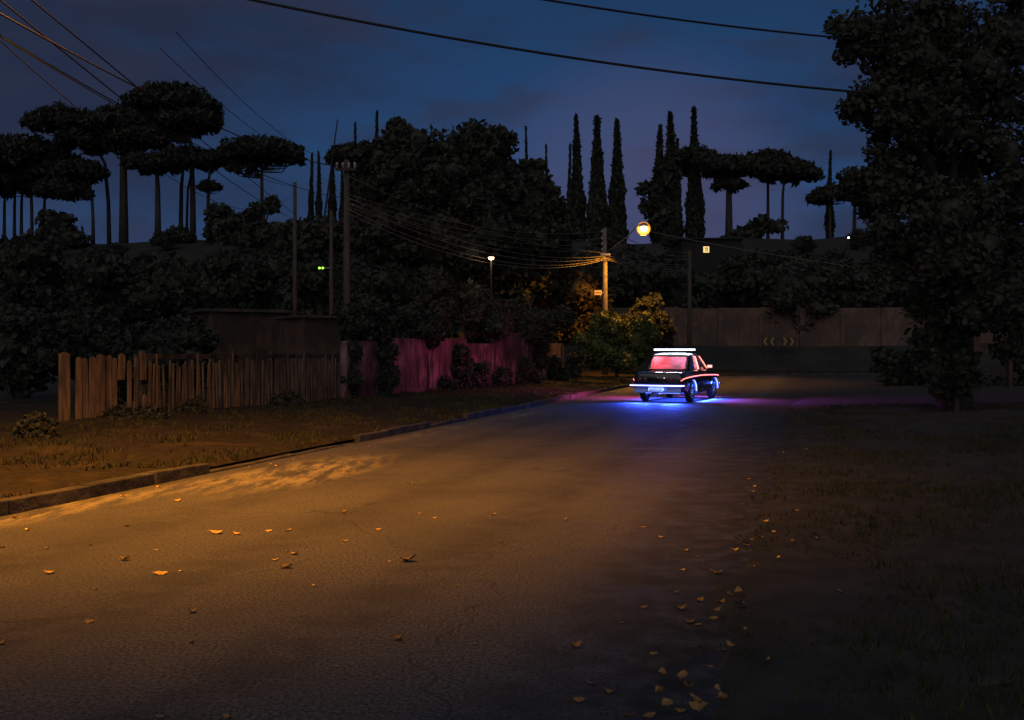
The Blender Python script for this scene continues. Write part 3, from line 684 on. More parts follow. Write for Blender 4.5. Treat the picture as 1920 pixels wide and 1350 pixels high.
# ------------------------------------------------------------------ poles, wires, lamps
NA = (1.0, .37, .02)
def pole(label, px, top, Y, r=.12, base_z=.1, m='pole_wood', cross=True, lean=0, group='utility poles', name='utility_pole', z_arm=None):
    p = P(px, top, Y); e = empty(name, (p.x, Y, base_z), label, 'utility pole', group=group); hgt = p.z - base_z
    mb = MB(); mb.tube([(0, 0, -.5), (lean * .5, 0, hgt * .5), (lean, 0, hgt)], [r * 1.25, r * 1.05, r * .8], 12); mb.build('shaft', M[m], e, smooth=True)
    if cross:
        for zz in (hgt - .35,):
            c = MB(); c.box((lean, -.16, zz), (.7, .08, .08)); ca = c.build('crossarm', M['wood_dark'], e)
            for q in (-.3, -.1, .1, .3):
                i_ = MB(); i_.lathe([(0, .25), (.04, .24), (.05, .16), (.03, .13), (.05, .1), (.035, .06), (0, .06)], (lean + q, -.16, zz), n=10); i_.build('insulator', M['ceramic'], ca)
    return e
pA = pole('slim wooden pole rising behind the fence left of the shed', 553, 342, 40, .085, cross=False)
pB = pole('thicker wooden pole at the junction of fence and pale wall', 650, 300, 33.5, .11)
pC = pole('faint thin pole carrying a small green light between the other two', 621, 395, 38, .075, cross=False)
gl = P(603, 503, 38) - Vector(pC.location)
mb = MB(); mb.tube([(0, -.1, gl.z), (gl.x, -.1, gl.z)], .02, 6); mb.build('bracket', M['metal'], pC)
M['green'] = emis('green_led', (.35, 1, .02), 2.2)
for q in (-.055, .07):
    mb = MB(); mb.lathe([(0, -.04), (.04, -.03), (.045, .02), (0, .06)], (gl.x + q, -.14, gl.z), axis='Y', n=10); mb.build('green_light', M['green'], pC)
p0 = P(608, 410, 100); p1 = P(633, 224, 100); e = empty('antenna_mast', (p0.x, 100, ground_z(p0.x, 100)), 'leaning bare mast sticking up behind a cypress', 'mast')
mb = MB(); mb.tube([(-.5, 0, -.3), p0 - Vector(e.location), p1 - Vector(e.location)], [.13, .11, .06], 6); mb.build('shaft', M['black_iron'], e)
pD = pole('dark pole on the far side of the junction behind the car', 1293, 470, 61, .13, base_z=.3, cross=False)

# street lamp post in the middle
LY = 50.0; lp = P(1134, 428, LY); lamp = P(1207, 424, LY - 1.5)
sl = empty('street_lamp', (lp.x, LY, .05), 'lit sodium street lamp on a concrete pole beyond the car', 'street lamp'); L0 = Vector(sl.location)
mb = MB(); mb.tube([(0, 0, -.5), (0, 0, 4), (0, 0, lp.z - .05)], [.17, .14, .10], 14); mb.build('shaft', M['pole_concrete'], sl, smooth=True)
tip = lamp - L0; a0 = Vector((.05, -.1, P(0, 474, LY).z - .05)); mb = MB(); mb.tube([a0, a0.lerp(tip, .55) + Vector((0, 0, .05)), tip + Vector((-.25, 0, .06)), tip + Vector((-.05, 0, .09))], .03, 8); mb.build('arm', M['metal'], sl, smooth=True)
mb = MB(); mb.lathe([(0, .17), (.10, .15), (.19, .08), (.23, .0), (.21, -.02), (0, -.015)], tip, n=16); hd = mb.build('lamp_head', M['metal'], sl, smooth=True)
M['bulb'] = emis('sodium_bulb', (1.0, .58, .18), 9, sample=False); M['bulb_far'] = emis('sodium_bulb_small', (1.0, .62, .22), 8, sample=False); M['halo_dish'] = emis('amber_halo', (1.0, .30, .025), .8, base=(.5, .3, .1))
mb = MB(); mb.lathe([(0, .04), (.12, .02), (.175, -.05), (.185, -.12), (.14, -.22), (.06, -.28), (0, -.29)], tip, n=16); mb.build('bulb', M['bulb'], hd, smooth=True)
mb = MB(); mb.lathe([(0, .15), (.2, .13), (.31, .02), (.34, -.05), (.30, -.03), (.17, .06), (0, .08)], tip + Vector((0, .10, -.12)), axis='Y', n=24); mb.build('halo_dish', M['halo_dish'], hd, smooth=True)  # glowing dish added as the halo round the bulb, not a lamp part
def light(name, typ, loc, energy, color, parent=None, size=.1, rot=None, **k):
    d = bpy.data.lights.new(name, typ); d.energy = energy; d.color = color
    if typ in ('POINT', 'SPOT'): d.shadow_soft_size = size
    for a_, b_ in k.items(): setattr(d, a_, b_)
    o = bpy.data.objects.new(name, d); COL.objects.link(o); o.location = loc
    if rot is not None: o.rotation_euler = rot
    if parent is not None: o.parent = parent
    return o
light('lamp_light', 'SPOT', tip + Vector((0, -.1, -.42)), 2300, NA, sl, .12, rot=Vector((-.12, -.02, -1)).to_track_quat('-Z', 'Y').to_euler(), spot_size=radians(138), spot_blend=.35)
zc = [P(0, y, LY).z - .05 for y in (434, 447, 457, 468)]
for z_ in zc:
    i_ = MB(); i_.lathe([(0, .07), (.045, .06), (.055, 0), (.045, -.06), (0, -.07)], (-.14, -.06, z_), n=10); i_.build('insulator', M['ceramic'], sl)
zx = P(0, 478, LY).z - .05
mb = MB(); mb.box((0, -.2, zx), (.5, .3, .10)); mb.box((-.05, -.2, zx - .18), (.12, .16, .2)); mb.build('cable_clamp', M['metal'], sl)
b1 = P(1119, 489, LY) - L0; mb = MB(); mb.box((b1.x, -.1, b1.z), (.14, .12, .12)); mb.build('junction_box', M['wall_pale'], sl)
b2 = P(1121, 549, LY) - L0; M['plate_o'] = mat('pale_sign_plate', (.62, .5, .36), rough=.5)
pl_ = MB(); pl_.box((b2.x, -.14, b2.z), (.36, .02, .24)); plo = pl_.build('sign_plate', M['plate_o'], sl)
mb = MB(); mb.box((b2.x, -.153, b2.z), (.28, .006, .03)); mb.build('stripe', M['sign_black'], plo)
mb = MB(); mb.tube([(0, -.1, b2.z), (b2.x + .1, -.12, b2.z)], .012, 6); mb.build('bracket', M['metal'], sl)

# near street lamp, its pole stands on the verge outside the frame
NL = Vector((-6.3, 8.2, .15)); nlp = empty('street_lamp', NL, 'near street lamp standing on the left verge', 'street lamp')
mb = MB(); mb.tube([(0, 0, -.5), (0, 0, 9)], [.17, .12], 14); mb.build('shaft', M['pole_concrete'], nlp, smooth=True)
mb = MB(); mb.tube([(0, 0, 7.3), (1.2, .4, 7.75), (2.3, .75, 7.85)], .03, 8); mb.build('arm', M['metal'], nlp)
mb = MB(); mb.lathe([(0, .14), (.12, .12), (.2, .0), (.18, -.02), (0, -.015)], (2.4, .8, 7.8), n=16); hd = mb.build('lamp_head', M['metal'], nlp, smooth=True)
mb = MB(); mb.lathe([(0, -.02), (.15, -.02), (.12, -.12), (0, -.15)], (2.4, .8, 7.8), n=16); mb.build('bulb', M['bulb_far'], hd, smooth=True)
NLIGHT = light('lamp_light', 'SPOT', (2.4, .8, 7.55), 5700, NA, nlp, .12, rot=Vector((.03, .30, -1)).to_track_quat('-Z', 'Y').to_euler(), spot_size=radians(107), spot_blend=1.0)

def wire(label, a, b, sag=.3, r=.012, m='cable', group=None, name='overhead_wire', n=24):
    a, b = Vector(a), Vector(b); pts = []
    for i in range(n + 1):
        t = i / n; p = a.lerp(b, t); p.z -= sag * 4 * t * (1 - t); pts.append(p - a)
    mb = MB(); mb.tube(pts, r, 5); o = mb.build(name, M[m], None, a, smooth=True); return tag(o, label, 'wire', group)
gA = 'wires running to the left poles'
PA = Vector(pA.location); PB = Vector(pB.location)
wire('thick wire running down to the thicker pole across the left araucarias', P(-60, -8, 9), P(648, 312, 33.2), .35, .011, group=gA)
wire('upper steep wire crossing the top left corner of the sky', P(-60, -100, 9), P(553, 402, 39.8), .05, .010, group=gA)
wire('lower steep wire crossing the top left corner of the sky', P(-90, -75, 9), P(553, 412, 39.8), .25, .010, group=gA)
wire('second gently sloping wire under the thick one at top left', P(-60, 32, 9), P(553, 350, 39.8), .3, .008, group=gA)
wire('faint lowest wire left of the araucaria crowns', P(-60, 22, 9), P(553, 360, 39.8), 1.2, .006, group=gA)
wire('thin high wire over the arched araucaria', P(330, 60, 14), P(652, 305, 33.2), .5, .006, group=gA)
wire('second thin high wire over the arched araucaria', P(300, 90, 14), P(640, 309, 33.2), .5, .006, group=gA)
wire('double wire passing below the tallest left araucaria', P(-60, 30, 12), P(648, 372, 33.2), .4, .010, group=gA)
wire('long thick cable crossing the whole sky toward the big right tree', P(200, -60, 19), P(1700, 180, 23), .33, .030, name='overhead_cable')
wire('short thick cable crossing the top middle of the sky', P(850, -30, 19), P(1660, 78, 23), .12, .024, name='overhead_cable')
gB = 'wires on the middle lamp post'
for i, (z_, yB) in enumerate(zip(zc, (325, 333, 341, 349))):
    lbl = ('highest', 'second', 'third', 'fourth')[i] + ' of the level wires left of the middle lamp post'
    wire(lbl, L0 + Vector((-.16, -.06, z_)), P(655, yB + 40, 33.2), .55, .007, 'wire', gB)
for i, (yy, yB, sg) in enumerate(((475, 330, .55), (481, 370, .75), (484, 380, .85), (486, 392, .95), (488, 400, 1.0))):
    lbl = ('top', 'second', 'third', 'fourth', 'lowest')[i] + ' of the sagging lit cables left of the middle lamp post'
    wire(lbl, L0 + Vector((0, -.3, P(0, yy, LY).z - .05)), P(653, yB, 33.2), sg, .009 + .003 * (i > 1), 'wire', gB)
for i, (yy, sg) in enumerate(((434, .3), (447, .35), (457, .4))):
    wire(('highest', 'second', 'lowest')[i] + ' of the level wires passing right of the middle lamp post', L0 + Vector((.1, -.1, P(0, yy, LY).z - .05)), P(1292, 474 + 6 * i, 61), sg * .8, .010, 'wire', gB)
for i, (yy, yD) in enumerate(((481, 497), (484, 501), (486, 504), (488, 507))):
    wire(('top', 'second', 'third', 'lowest')[i] + ' of the cable bundle right of the middle lamp post', L0 + Vector((.1, -.3, P(0, yy, LY).z - .05)), P(1292, yD, 61), .12 + .05 * i, .014, 'wire', gB)
wire('bright lit wire passing just under the glowing street lamp', P(1195, 429, 49.2), P(1600, 500, 47), .1, .010, 'wire', gB)
wire('short bright wire below the glowing street lamp', P(1134, 425, 50), P(1292, 488, 61), .2, .012, 'wire', gB)

# small lamp behind the wall, hill house with lit window, hill lamps
M['warm'] = emis('warm_lamp', (1, .62, .28), 14); M['cool'] = emis('cool_lamp', (.8, 1, .95), 2.2)
p = P(921, 483, 40); e = empty('garden_lamp', (p.x, 40, 0), 'small white lamp glowing against the great dark tree', 'lamp')
mb = MB(); mb.tube([(0, 0, -.3), (0, 0, p.z), (0, -.1, p.z + .1)], [.05, .04, .03], 8); mb.build('post', M['black_iron'], e)
mb = MB(); mb.lathe([(0, .07), (.08, .06), (.13, 0), (0, .0)], (0, -.15, p.z), n=14); hd = mb.build('lamp_shade', M['black_iron'], e)
mb = MB(); mb.lathe([(0, -.005), (.12, -.005), (.09, -.08), (0, -.11)], (0, -.15, p.z), n=14); mb.build('bulb', M['warm'], hd, smooth=True)
light('lamp_light', 'POINT', (0, -.25, p.z - .2), 9, (1, .5, .2), e, .1)
Yh = 84; p = P(1324, 468, Yh); gz = ground_z(p.x, Yh); e = empty('hill_house', (p.x, Yh, gz), 'dark house on the hillside with one lit square window', 'house')
M['house_dark'] = mat('dark_house_wall', (.022, .021, .02), (.016, .015, .015), scale=2, rough=.9); z = p.z - gz; k = Yh / F
mb = MB(); mb.box((.5, 3, (z + .9) / 2 - .5), (5, 6, z + .9 + 1)); mb.build('wall', M['house_dark'], e)
mb = MB(); mb.box((.5, 2.9, z + .92 - .1 + .1), (5.4, 6.4, .12)); mb.build('roof', M['house_dark'], e)
M['win'] = emis('lit_window_pane', (1, .68, .18), 1.0)
wf = MB(); wf.box((0, -.02, z), (.60, .06, .60)); wo_ = wf.build('window', M['black_iron'], e)
mb = MB(); mb.box((0, -.06, z), (.50, .02, .52)); pn = mb.build('pane', M['win'], wo_)
mb = MB(); mb.box((-.03, -.08, z), (.05, .02, .30)); mb.box((.02, -.08, z + .13), (.26, .02, .05)); mb.box((.09, -.08, z - .02), (.04, .02, .26)); mb.box((.03, -.08, z - .14), (.16, .02, .04)); mb.build('grille', M['black_iron'], wo_)
for px_, py_, lb in ((1591, 447, 'tiny white lamp on the ridge left of the big right tree'), (1679, 460, 'tiny greenish lamp seen under the big right tree crown')):
    Y_ = 96; p = P(px_, py_, Y_); gz = ground_z(p.x, Y_); e = empty('hill_lamp', (p.x, Y_, gz), lb, 'lamp')
    mb = MB(); mb.tube([(0, 0, -.3), (0, 0, p.z - gz)], .05, 6); mb.build('post', M['black_iron'], e)
    mb = MB(); mb.lathe([(0, -.02), (.11, 0), (.10, .14), (0, .18)], (0, 0, p.z - gz), n=10); mb.build('bulb', M['cool'], e)

# ------------------------------------------------------------------ the car
CAR = empty('car', (4.46, 28.6, .004), 'black two door sedan with red and blue neon strips driving away', 'car', rz=-radians(26))
M['paint'] = mat('black_gloss_paint', (.012, .010, .010), rough=.22, spec=.6, coat=1.0)
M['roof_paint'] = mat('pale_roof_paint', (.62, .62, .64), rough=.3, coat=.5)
M['chrome'] = mat('chrome', (.75, .75, .78), rough=.16, metallic=1)
M['rubber'] = mat('tyre_rubber', (.022, .022, .022), (.035, .033, .03), scale=20, rough=.85)
M['alloy'] = mat('alloy_rim', (.6, .6, .62), rough=.25, metallic=.9)
M['red_neon'] = emis('red_neon', (1, .30, .20), 3.0, sample=False); M['blue_neon'] = emis('blue_neon', (.10, .16, 1.0), 6, sample=False)
M['white_neon'] = emis('white_neon', (.80, .86, 1.0), 3, sample=False); M['ice_neon'] = emis('ice_neon', (.30, .40, 1.0), 2.6, sample=False)
M['interior'] = mat('grey_upholstery', (.5, .45, .45), (.38, .34, .34), scale=8, rough=.9)
M['trim'] = mat('dark_trim', (.02, .02, .02), rough=.6)
M['taillens'] = mat('dark_red_lens', (.12, .008, .008), rough=.15, coat=1)
def glassy(name, haze, col=(1, 1, 1)):
    m = bpy.data.materials.new(name); m.use_nodes = True; t = m.node_tree; t.nodes.clear()
    out = t.nodes.new('ShaderNodeOutputMaterial'); tr = t.nodes.new('ShaderNodeBsdfTransparent'); tl = t.nodes.new('ShaderNodeBsdfTranslucent'); gl = t.nodes.new('ShaderNodeBsdfGlossy')
    gl.inputs['Roughness'].default_value = .05; tl.inputs[0].default_value = (*col, 1)
    nz_ = t.nodes.new('ShaderNodeTexNoise'); nz_.inputs['Scale'].default_value = 4; mr = t.nodes.new('ShaderNodeMapRange'); mr.inputs['To Min'].default_value = haze * .7; mr.inputs['To Max'].default_value = haze * 1.3
    t.links.new(nz_.outputs['Fac'], mr.inputs['Value'])
    m1 = t.nodes.new('ShaderNodeMixShader'); t.links.new(mr.outputs[0], m1.inputs[0]); t.links.new(tr.outputs[0], m1.inputs[1]); t.links.new(tl.outputs[0], m1.inputs[2])
    m2 = t.nodes.new('ShaderNodeMixShader'); fr_ = t.nodes.new('ShaderNodeFresnel'); fr_.inputs[0].default_value = 1.45; t.links.new(fr_.outputs[0], m2.inputs[0]); t.links.new(m1.outputs[0], m2.inputs[1]); t.links.new(gl.outputs[0], m2.inputs[2])
    t.links.new(m2.outputs[0], out.inputs[0]); return m
M['glass_fog'] = glassy('dusty_rear_glass', .42); M['glass'] = glassy('car_glass', .28)

M['red_glow'] = emis('red_bloom', (1, .02, .02), .75, sample=False); M['blue_glow'] = emis('blue_bloom', (.02, .06, 1), .85, sample=False)  # bloom round each strip put into a wider glowing tube behind it
def neon(pts, r_, core, glow, off, parent=None, name='glow_strip', k_=2.0):
    pts = [Vector(p) for p in pts]; off = Vector(off).normalized() * r_ * k_
    a_ = MB(); a_.tube(pts, r_, 6); o_ = a_.build(name, M[core], parent or CAR)
    b_ = MB(); b_.tube([p - off for p in pts], r_ * k_, 8); b_.build('bloom_tube', M[glow], o_); return o_
def loft(sections, close=True):
    n = len(sections[0]); v = [p for s in sections for p in s]; f = []
    for i in range(len(sections) - 1):
        for k_ in range(n):
            k2 = (k_ + 1) % n
            if not close and k_ == n - 1: continue
            f.append((i * n + k_, i * n + k2, (i + 1) * n + k2, (i + 1) * n + k_))
    f.append(tuple(range(n))); f.append(tuple((len(sections) - 1) * n + k_ for k_ in range(n))[::-1])
    return v, f
def sec(y, hw, zb, zt, cr_=.02, z_l=.68):
    h = [(0, zb), (hw * .8, zb), (hw - .04, zb + .05), (hw - .012, zb + .2), (hw, z_l), (hw - .02, z_l + .05), (hw - .045, zt - .04), (hw - .10, zt), (hw * .55, zt + cr_ * .7), (0, zt + cr_)]
    return [(x, y, z) for x, z in h] + [(-x, y, z) for x, z in h[-2:0:-1]]
secs = [sec(-.93, .66, .47, .74, .005, .62), sec(-.91, .70, .40, .80, .01, .65), sec(-.84, .725, .34, .83, .015, .67), sec(-.55, .745, .28, .855, .02), sec(-.2, .755, .25, .885, .02), sec(.05, .76, .22, .905, .02), sec(.5, .765, .2, .915, .02),
        sec(1.2, .765, .2, .91, .02), sec(1.75, .765, .2, .905, .025), sec(2.05, .76, .22, .885, .035), sec(2.4, .755, .24, .865, .035), sec(2.75, .74, .28, .84, .03), sec(2.98, .715, .34, .81, .02), sec(3.04, .69, .40, .78, .01)]
v, f = loft(secs); mb = MB(); mb.add(v, f); body = mb.build('body', M['paint'], CAR, smooth=True)
# wheel openings
cut = MB()
for yy in (0, 2.4):
    for sx in (-1, 1):
        cut.lathe([(0, -.17), (.345, -.17), (.345, .17), (0, .17)], (sx * .76, yy, .30), axis='X', n=28)
cm = bpy.data.meshes.new('cut'); 
cut_me = cut.mesh('cut'); co = bpy.data.objects.new('cut', cut_me); COL.objects.link(co); co.parent = CAR
bmod = body.modifiers.new('arches', 'BOOLEAN'); bmod.object = co; bmod.operation = 'DIFFERENCE'; bmod.solver = 'EXACT'
bpy.context.view_layer.update(); dg = bpy.context.evaluated_depsgraph_get()
nm = bpy.data.meshes.new_from_object(body.evaluated_get(dg)); body.modifiers.clear(); old = body.data; body.data = nm; nm.name = 'body_shell'
if not nm.materials: nm.materials.append(M['paint'])
else: nm.materials[0] = M['paint']
bpy.data.objects.remove(co); bpy.data.meshes.remove(cut_me)
for i_ in range(len(nm.polygons)): nm.polygons[i_].material_index = 0
try: nm.set_sharp_from_angle(angle=radians(32))
except Exception: pass
# greenhouse: pillars, roof, glass
def q4(mb, pts, th, inward):   # thin slab from 4 points
    pts = [Vector(p) for p in pts]; n = Vector(inward) * th
    mb.add([*pts, *[p + n for p in pts]], [(0, 1, 2, 3), (7, 6, 5, 4), (0, 4, 5, 1), (1, 5, 6, 2), (2, 6, 7, 3), (3, 7, 4, 0)])
zb_, zr = .905, 1.325
# outline nodes of the cabin (right side x>0)
RB = Vector((.66, -.02, zb_)); RT = Vector((.55, .36, zr)); FB_ = Vector((.66, 1.92, zb_)); FT = Vector((.54, 1.36, zr)); 
mir = lambda p: Vector((-p.x, p.y, p.z))
for sd_ in (1, -1):
    g = (lambda p: p) if sd_ > 0 else mir
    mb = MB()
    mb.add(*(lambda pp: (pp, [(0, 1, 2, 3), (4, 7, 6, 5), (0, 4, 5, 1), (1, 5, 6, 2), (2, 6, 7, 3), (3, 7, 4, 0)]))([g(Vector(p)) for p in ((.69, -.05, .90), (.70, .36, .90), (.565, .60, zr), (.555, .36, zr), (.53, -.03, .90), (.62, .38, .90), (.50, .60, zr), (.47, .38, zr))]))
    mb.tube([g(Vector((.675, 1.90, .9))), g(Vector((.55, 1.38, zr)))], .028, 6)
    mb.tube([g(Vector((.70, 1.02, .9))), g(Vector((.56, .98, zr)))], .022, 6)
    mb.tube([g(Vector((.56, .5, zr - .01))), g(Vector((.555, 1.38, zr - .01)))], .022, 6)
    mb.build('window_pillar', M['paint'], CAR)
    for nm_, pp in (('side_window', ((.685, .42, .91), (.695, .98, .91), (.56, .95, zr - .02), (.565, .62, zr - .02))), ('side_window', ((.695, 1.06, .91), (.675, 1.86, .91), (.55, 1.36, zr - .02), (.56, 1.0, zr - .02)))):
        mb = MB(); q4(mb, [g(Vector(p)) for p in pp], .006, (-sd_, 0, 0)); mb.build(nm_, M['glass'], CAR)
        # neon outline of the side window
        lp_ = [g(Vector((p[0] + .012, p[1], p[2]))) for p in pp]; c_ = sum(lp_, Vector()) / 4; lp_ = [c_ + (p - c_) * .93 for p in lp_]; front = pp[0][1] > 1; lp_ = lp_[1:3] if front else [lp_[1].lerp(lp_[0], .35), lp_[2].lerp(lp_[3], .35)]
        neon(lp_, .009 if front else .020, 'red_neon', 'red_glow', (sd_, -.3, 0))
# roof
rs = []
for y, hw, z in ((.28, .50, 1.315), (.34, .555, 1.335), (.5, .57, 1.36), (.85, .575, 1.38), (1.15, .57, 1.375), (1.36, .555, 1.345), (1.42, .52, 1.32)):
    h = [(0, z - .03), (hw - .02, z - .045), (hw, z - .03), (hw - .03, z - .008), (hw * .6, z + .018), (0, z + .025)]
    rs.append([(x, y, q) for x, q in h] + [(-x, y, q) for x, q in h[-2:0:-1]])
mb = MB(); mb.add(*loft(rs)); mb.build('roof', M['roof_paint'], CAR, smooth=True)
mb = MB(); q4(mb, [(-.60, -.02, .92), (.60, -.02, .92), (.50, .31, 1.305), (-.50, .31, 1.305)], .008, (0, .9, .3)); mb.build('rear_window', M['glass_fog'], CAR)
mb = MB(); q4(mb, [(-.62, 1.93, .92), (.62, 1.93, .92), (.51, 1.42, 1.31), (-.51, 1.42, 1.31)], .008, (0, -.9, .3)); mb.build('windscreen', M['glass'], CAR)
mb = MB(); mb.tube([(-.61, -.03, .915), (.61, -.03, .915), (.505, .30, 1.31), (-.505, .30, 1.31), (-.61, -.03, .915)], .014, 6); mb.build('window_seal', M['trim'], CAR)
# trunk lid seam, rear panel, tail lamps, lock
mb = MB(); mb.tube([(-.56, -.90, .80), (.56, -.90, .80)], .006, 5); mb.tube([(-.56, -.90, .80), (-.56, -.1, .905)], .004, 5); mb.tube([(.56, -.90, .80), (.56, -.1, .905)], .004, 5); mb.build('trunk_seam', M['trim'], CAR)
for x_ in (-.52, -.36, .36, .52):
    mb = MB(); mb.lathe([(0, -.012), (.04, -.01), (.055, .0), (.055, .03)], (x_, -.93, .66), axis='Y', n=18); tl_ = mb.build('tail_light', M['taillens'], CAR, smooth=True)
    mb = MB(); mb.lathe([(.055, -.008), (.064, -.008), (.064, .01), (.055, .01)], (x_, -.93, .66), axis='Y', n=18); mb.build('ring', M['chrome'], tl_)
mb = MB(); mb.lathe([(0, -.02), (.016, -.018), (.018, .01)], (.02, -.93, .72), axis='Y', n=12); mb.build('trunk_lock', M['chrome'], CAR)
M['reverse'] = emis('small_white_lamp', (1, .8, .8), 1.2)
mb = MB(); mb.lathe([(0, -.014), (.013, -.012), (.015, .01)], (.20, -.93, .70), axis='Y', n=10); mb.build('number_lamp', M['reverse'], CAR)
# bumpers
def bumper(y, s_, z):
    pts = [(-.80, y + s_ * -.32, z), (-.785, y + s_ * -.08, z), (-.70, y, z), (0, y + s_ * .03, z), (.70, y, z), (.785, y + s_ * -.08, z), (.80, y + s_ * -.32, z)]
    mb = MB(); mb.tube(pts, [.04] * 7, 8); return mb.build('bumper', M['chrome'], CAR, smooth=True), pts
rbp, pts = bumper(-1.0, -1, .46)
neon([(x, y - .055, z + .028) for x, y, z in pts[1:6]], .010, 'white_neon', 'blue_glow', (0, -1, 0), k_=2.8)
fbp, pts = bumper(3.10, 1, .46)
mb = MB(); mb.tube([(x * .98, y + .045, z + .02) for x, y, z in pts[1:6]], .011, 6); mb.build('glow_strip', M['white_neon'], CAR)
mb = MB(); mb.box((0, -.93, .36), (1.36, .03, .16)); mb.build('valance', M['alloy'], CAR, bevel=.01)
# grille and head lamps
mb = MB(); mb.box((0, 3.05, .62), (.9, .03, .16))
for q in range(9): mb.box((-.4 + q * .1, 3.07, .62), (.012, .02, .15))
mb.build('grille', M['trim'], CAR)
for x_ in (-.56, .56):
    mb = MB(); mb.lathe([(0, .05), (.06, .04), (.085, .01), (.085, -.03)], (x_, 3.04, .64), axis='Y', n=18); mb.build('headlight', emis('headlight', (1, .8, .5), 1.5), CAR, smooth=True)
# neon along each side, light bar, under-body strips
side = [(-.92, .62), (-.87, .665), (-.6, .70), (0, .73), (.8, .745), (1.6, .74), (2.4, .725), (2.9, .705), (3.0, .69)]
for sx in (1, -1):
    hwf = lambda y: np.interp(y, [-.93, -.84, -.55, 0, 1.75, 2.4, 2.75, 3.0], [.66, .735, .76, .77, .775, .765, .75, .71]) + .006
    neon([(sx * (float(hwf(y)) + .008), y, z) for y, z in side], .009, 'red_neon', 'red_glow', (sx, 0, 0), k_=2.4)
    mb = MB(); mb.tube([(sx * .45, .45, .19), (sx * .45, 1.95, .19)], .012, 6); mb.build('underglow_strip', M['blue_neon'], CAR)
    for yy in (0, 2.4):
        neon([(sx * .772, yy + .325 * cos(t), .30 + .325 * sin(t)) for t in np.linspace(.0, 1.45, 12)], .011, 'ice_neon', 'blue_glow', (sx, 0, 0), name='arch_neon', k_=2.6)
mb = MB(); mb.tube([(-.5, -.45, .262), (.5, -.45, .262)], .012, 6); mb.build('underglow_strip', M['blue_neon'], CAR)
mb = MB(); mb.tube([(-.5, 2.6, .245), (.5, 2.6, .245)], .012, 6); mb.build('underglow_strip', M['blue_neon'], CAR)
mb = MB(); mb.box((0, .75, 1.487), (1.26, .06, .045)); lb_ = mb.build('light_bar', M['trim'], CAR, bevel=.008)
mb = MB(); mb.box((0, .705, 1.487), (1.24, .03, .05)); mb.build('lens', M['white_neon'], lb_)
for x_ in (-.5, .5):
    mb = MB(); mb.tube([(x_, .75, 1.37), (x_, .75, 1.47)], .014, 6); mb.build('bracket', M['trim'], lb_)
# wheels
def wheel(x_, y_):
    sx = 1 if x_ > 0 else -1; w = bpy.data.objects.new('wheel', None); COL.objects.link(w); w.parent = CAR; w.location = (x_, y_, .300)
    mb = MB(); mb.lathe([(.19, -.075), (.25, -.085), (.29, -.07), (.30, -.04), (.30, .04), (.29, .07), (.25, .085), (.19, .075)], axis='X', n=36); mb.build('tyre', M['rubber'], w, smooth=True)
    mb = MB(); mb.lathe([(.19, -.075), (.195, .06), (.185, .075), (.17, .055), (.165, -.06), (.0, -.065)], axis='X', n=36)
    if sx < 0: mb.v = [(-x, y, z) for x, y, z in mb.v]
    mb.build('rim', M['alloy'], w, smooth=True)
    mb = MB()
    for q in range(5):
        a_ = 2 * pi * q / 5 + .3; mb.tube([(sx * .055, .03 * cos(a_), .03 * sin(a_)), (sx * .05, .175 * cos(a_), .175 * sin(a_))], [.028, .02], 6)
    mb.lathe([(0, sx * .08), (.03, sx * .075), (.045, sx * .045), (.05, 0)], axis='X', n=16)
    mb.build('spokes', M['alloy'], w, smooth=True)
for x_ in (-.66, .66):
    for y_ in (0, 2.4): wheel(x_, y_)
mb = MB(); mb.tube([(-.58, 0, .30), (.58, 0, .30)], .04, 8); mb.lathe([(0, -.1), (.09, -.06), (.09, .06), (0, .1)], (0, 0, .30), axis='X', n=14); mb.build('axle', M['trim'], CAR)
mb = MB(); mb.tube([(-.18, -.55, .24), (-.18, -.98, .25)], .024, 10, cap=False); mb.lathe([(0, -.14), (.07, -.12), (.07, .12), (0, .14)], (-.15, -.66, .25), axis='Y', n=14); mb.build('exhaust_pipe', M['metal'], CAR)
# mirrors
for sx in (1, -1):
    mb = MB(); mb.box((sx * .80, 1.70, .99), (.15, .06, .10)); mb.tube([(sx * .69, 1.72, .93), (sx * .77, 1.70, .96)], .012, 6); mi_ = mb.build('wing_mirror', M['roof_paint'], CAR, bevel=.012); mb = MB(); mb.tube([(sx * .735, 1.662, .99), (sx * .865, 1.662, .99)], .032, 8); mb.build('glow_strip', M['red_neon'], mi_)  # glowing tube added so the mirror shines pink; no real strip there
# door seam and handle
for sx in (1, -1):
    mb = MB(); mb.tube([(sx * .768, .98, .25), (sx * .772, .98, .68), (sx * .745, .98, .88)], .004, 5); mb.tube([(sx * .768, 1.9, .25), (sx * .772, 1.9, .68), (sx * .74, 1.9, .87)], .004, 5); mb.build('door_seam', M['trim'], CAR)
    mb = MB(); mb.tube([(sx * .765, 1.05, .80), (sx * .785, 1.08, .80), (sx * .785, 1.18, .80), (sx * .765, 1.21, .80)], .008, 6); mb.build('door_handle', M['chrome'], CAR)
